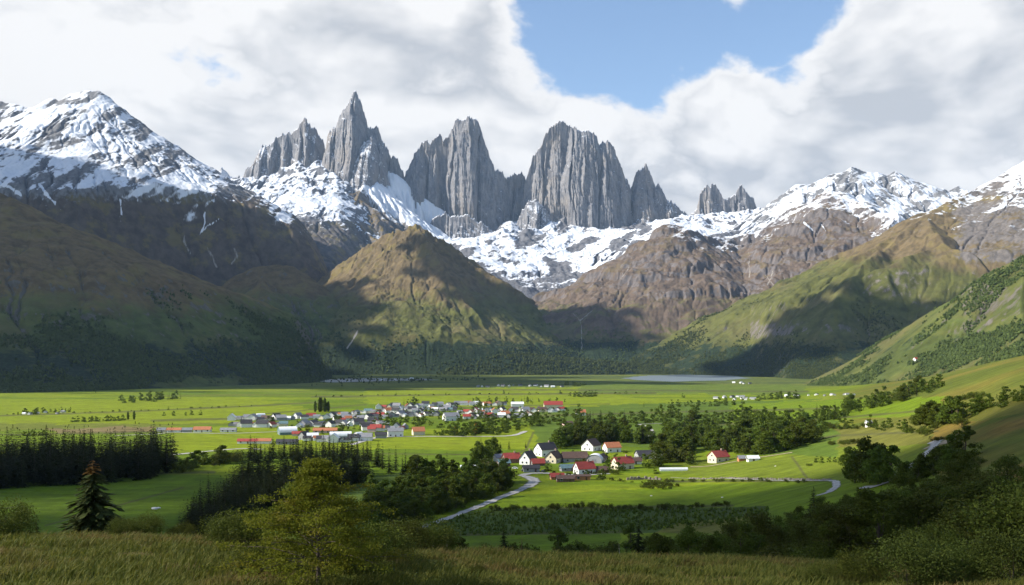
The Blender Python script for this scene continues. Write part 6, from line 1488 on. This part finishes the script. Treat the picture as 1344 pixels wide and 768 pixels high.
def gap(px, py, r, k):
    v = t.n('VectorMath', {'operation': 'DISTANCE'}); t.set(v.inputs[0], wa.outputs[0]); v.inputs[1].default_value = pdir(px, py)
    return t.m('MULTIPLY', t.ss(v.outputs['Value'], r * 1.25, r * .1), k * .95)
dd = t.m('ADD', d0, .16)
for g in [(905, 45, .238, .46), (790, 20, .12, .2), (1000, 100, .16, .24), (1090, 35, .10, .24), (745, 28, .11, .34), (870, 110, .10, .12), (225, 72, .08, .26), (285, 80, .05, .2), (1340, 235, .13, .2), (20, 60, .10, .22), (668, 30, .06, .2), (1250, 14, .05, .2)]:
    dd = t.m('SUBTRACT', dd, gap(*g))
for g in [(985, 14, .05, .16), (850, 85, .055, .22), (905, 135, .08, .16), (690, 5, .12, .2), (1100, 75, .05, .16), (1000, 180, .10, .3), (930, 195, .10, .36), (955, 150, .05, .2), (1190, 130, .12, .3), (1280, 60, .12, .2)]:
    dd = t.m('ADD', dd, gap(*g))
up = t.n('SeparateXYZ'); t.set(up.inputs[0], gen)
dd = t.m('SUBTRACT', dd, t.m('MULTIPLY', t.ss(up.outputs[2], .42, .7), .6))          # clearer overhead
dd = t.m('SUBTRACT', dd, t.m('MULTIPLY', t.ss(up.outputs[1], .3, -.2), .45))         # and behind
cov = t.ss(dd, .25, .38)
lit = t.m('ADD', .5, t.m('MULTIPLY', t.m('SUBTRACT', d0, d1), 1.5))
lit = t.m('ADD', lit, t.m('MULTIPLY', t.m('SUBTRACT', s0, d2), 1.7))
big = t.noise(mp.outputs[0], 2.1, 3, .5)
lit = t.m('ADD', lit, t.m('MULTIPLY', t.m('SUBTRACT', big, .47), 1.7), clamp=True)
thin = t.ss(dd, .60, .38)
lit = t.m('MAXIMUM', lit, t.m('MULTIPLY', thin, .92))
ccol = t.mix(lit, (.325, .34, .365), (.56, .555, .55))
bg_c = t.n('Background', Strength=1.0); t.set(bg_c.inputs[0], ccol)
mx = t.n('MixShader'); t.set(mx.inputs[0], cov); t.nt.links.new(bg_sky.outputs[0], mx.inputs[1]); t.nt.links.new(bg_c.outputs[0], mx.inputs[2])
out = t.n('OutputWorld'); t.nt.links.new(mx.outputs[0], out.inputs[0])

sl_ = bpy.data.lights.new('sun', 'SUN'); sl_.energy = 5.0; sl_.angle = math.radians(.5); sl_.color = (1, .94, .83)
so = bpy.data.objects.new('sun', sl_); COL.objects.link(so); so.rotation_euler = (-SUN).to_track_quat('-Z', 'Y').to_euler(); so.location = SUN * 9000

# unseen clouds added outside the view to shade chosen patches of slope and field
M_CLOUD = simple_mat('shade_cloud_surface', (.85, .85, .86), 1.0, .03, .002, 0)
CLOUD_H = 3650.0
def shade_cloud(px, py, d, rx, ry, seed, rot=0.0, z=None):
    """an unseen cumulus, added so that its shade is centred on the point at photo pixel px, py and distance d; rx, ry in metres"""
    p = Vector(wpt(px, py, d)); c = p + SUN * ((CLOUD_H - p.z) / SUN.z)
    r = random.Random(seed); V = []; Fc = []
    import bmesh
    bm = bmesh.new(); bmesh.ops.create_icosphere(bm, subdivisions=3, radius=1.0)
    sv = np.array([v.co[:] for v in bm.verts]); sf = np.array([[v.index for v in f.verts] for f in bm.faces]); bm.free()
    n = 90; base = 0; cr, sr = math.cos(rot), math.sin(rot)
    for k in range(n):
        a = r.uniform(0, 2 * math.pi); q = math.sqrt(r.random()) if k % 3 else r.uniform(.9, 1.6)
        u = q * math.cos(a); v = q * math.sin(a); s = .30 * (1 - .55 * q) + r.uniform(0, .06) if k % 3 else r.uniform(.05, .13)
        ox, oy = u * rx, v * ry; ox, oy = ox * cr - oy * sr, ox * sr + oy * cr
        R = s * min(rx, ry) * 1.9
        nn = 1 + .22 * fbm(sv[:, 0] * 1.6 + k * 3.1, sv[:, 1] * 1.6 + sv[:, 2] * 1.3 + seed, seed + k, 4)
        vv = sv * nn[:, None] * np.array([R * 1.25, R, R * .6])
        vv[:, 2] = np.where(vv[:, 2] < 0, vv[:, 2] * .35, vv[:, 2])
        V.append(vv + np.array([c.x + ox, c.y + oy, c.z + r.uniform(0, .1) * min(rx, ry)])); Fc.append(sf + base); base += len(sv)
    V = np.concatenate(V); V[:, 2] = np.maximum(V[:, 2], 3560)
    o = link('shade_cloud', mesh_np('shade_cloud', V, np.concatenate(Fc), M_CLOUD))
    return tag(o, 'unseen cumulus added to shade a patch of the valley', 'shade_cloud', 'unseen clouds added for shade', 'stuff')
SHADE_CLOUDS = [
    # photo pixel, distance, radii, seed
    (150, 410, 3000, 850, 650, 1, .3), (330, 460, 3300, 520, 450, 2, 0), (-80, 340, 3200, 650, 650, 3, 0), (50, 485, 2450, 420, 330, 17, 0),
    (250, 365, 5000, 620, 330, 4, 0), (40, 320, 5000, 700, 320, 5, 0),
    (380, 430, 4850, 450, 380, 6, .1), (740, 425, 5000, 290, 240, 7, -.5), (1010, 435, 3850, 480, 280, 8, -.2), (1180, 390, 3500, 260, 200, 10, .6),
    (450, 690, 375, 420, 85, 11, 0), (1200, 660, 260, 300, 110, 12, .3), (90, 650, 560, 240, 70, 13, 0), (1260, 730, 140, 62, 48, 14, 0), (1290, 740, 75, 30, 30, 18, 0), (430, 504, 2900, 700, 380, 16, 0),
]
for c in SHADE_CLOUDS: shade_cloud(*c)

# the valley air
hz = bpy.data.materials.new('valley_air'); hz.use_nodes = True; hz.node_tree.nodes.clear(); t = NT(hz.node_tree)
pv = t.n('VolumePrincipled'); pv.inputs['Color'].default_value = (.44, .67, 1.0, 1); pv.inputs['Density'].default_value = HAZE; pv.inputs['Density Attribute'].default_value = ''; pv.inputs['Anisotropy'].default_value = .1
oo = t.n('OutputMaterial'); t.nt.links.new(pv.outputs[0], oo.inputs['Volume'])
mb = MB(); mb.box(-8500, 8500, -400, 14200, -60, 3000)
if HAZE > 0: tag(mb.build('haze', hz), 'thin blue air filling the valley', 'haze', None, 'stuff')

cam = bpy.data.cameras.new('camera'); cam.sensor_width = 36; cam.lens = 36 * F / 1344; cam.shift_y = (CY - 384) / 1344
cam.clip_start = .5; cam.clip_end = 40000
co = bpy.data.objects.new('camera', cam); COL.objects.link(co); co.location = (0, 0, CZ); co.rotation_euler = (math.pi / 2, 0, 0); scene.camera = co
scene.view_settings.view_transform = 'Standard'; scene.view_settings.look = 'None'; scene.view_settings.gamma = 1; scene.view_settings.exposure = EXPOSURE
scene.view_settings.use_curve_mapping = False
scene.render.engine = 'CYCLES'
cy = scene.cycles; cy.max_bounces = 5; cy.diffuse_bounces = 2; cy.glossy_bounces = 2; cy.transmission_bounces = 2; cy.volume_bounces = 0; cy.transparent_max_bounces = 6
cy.use_denoising = True; cy.use_adaptive_sampling = True; cy.adaptive_threshold = .015
try: cy.denoiser = 'OPENIMAGEDENOISE'
except Exception: pass
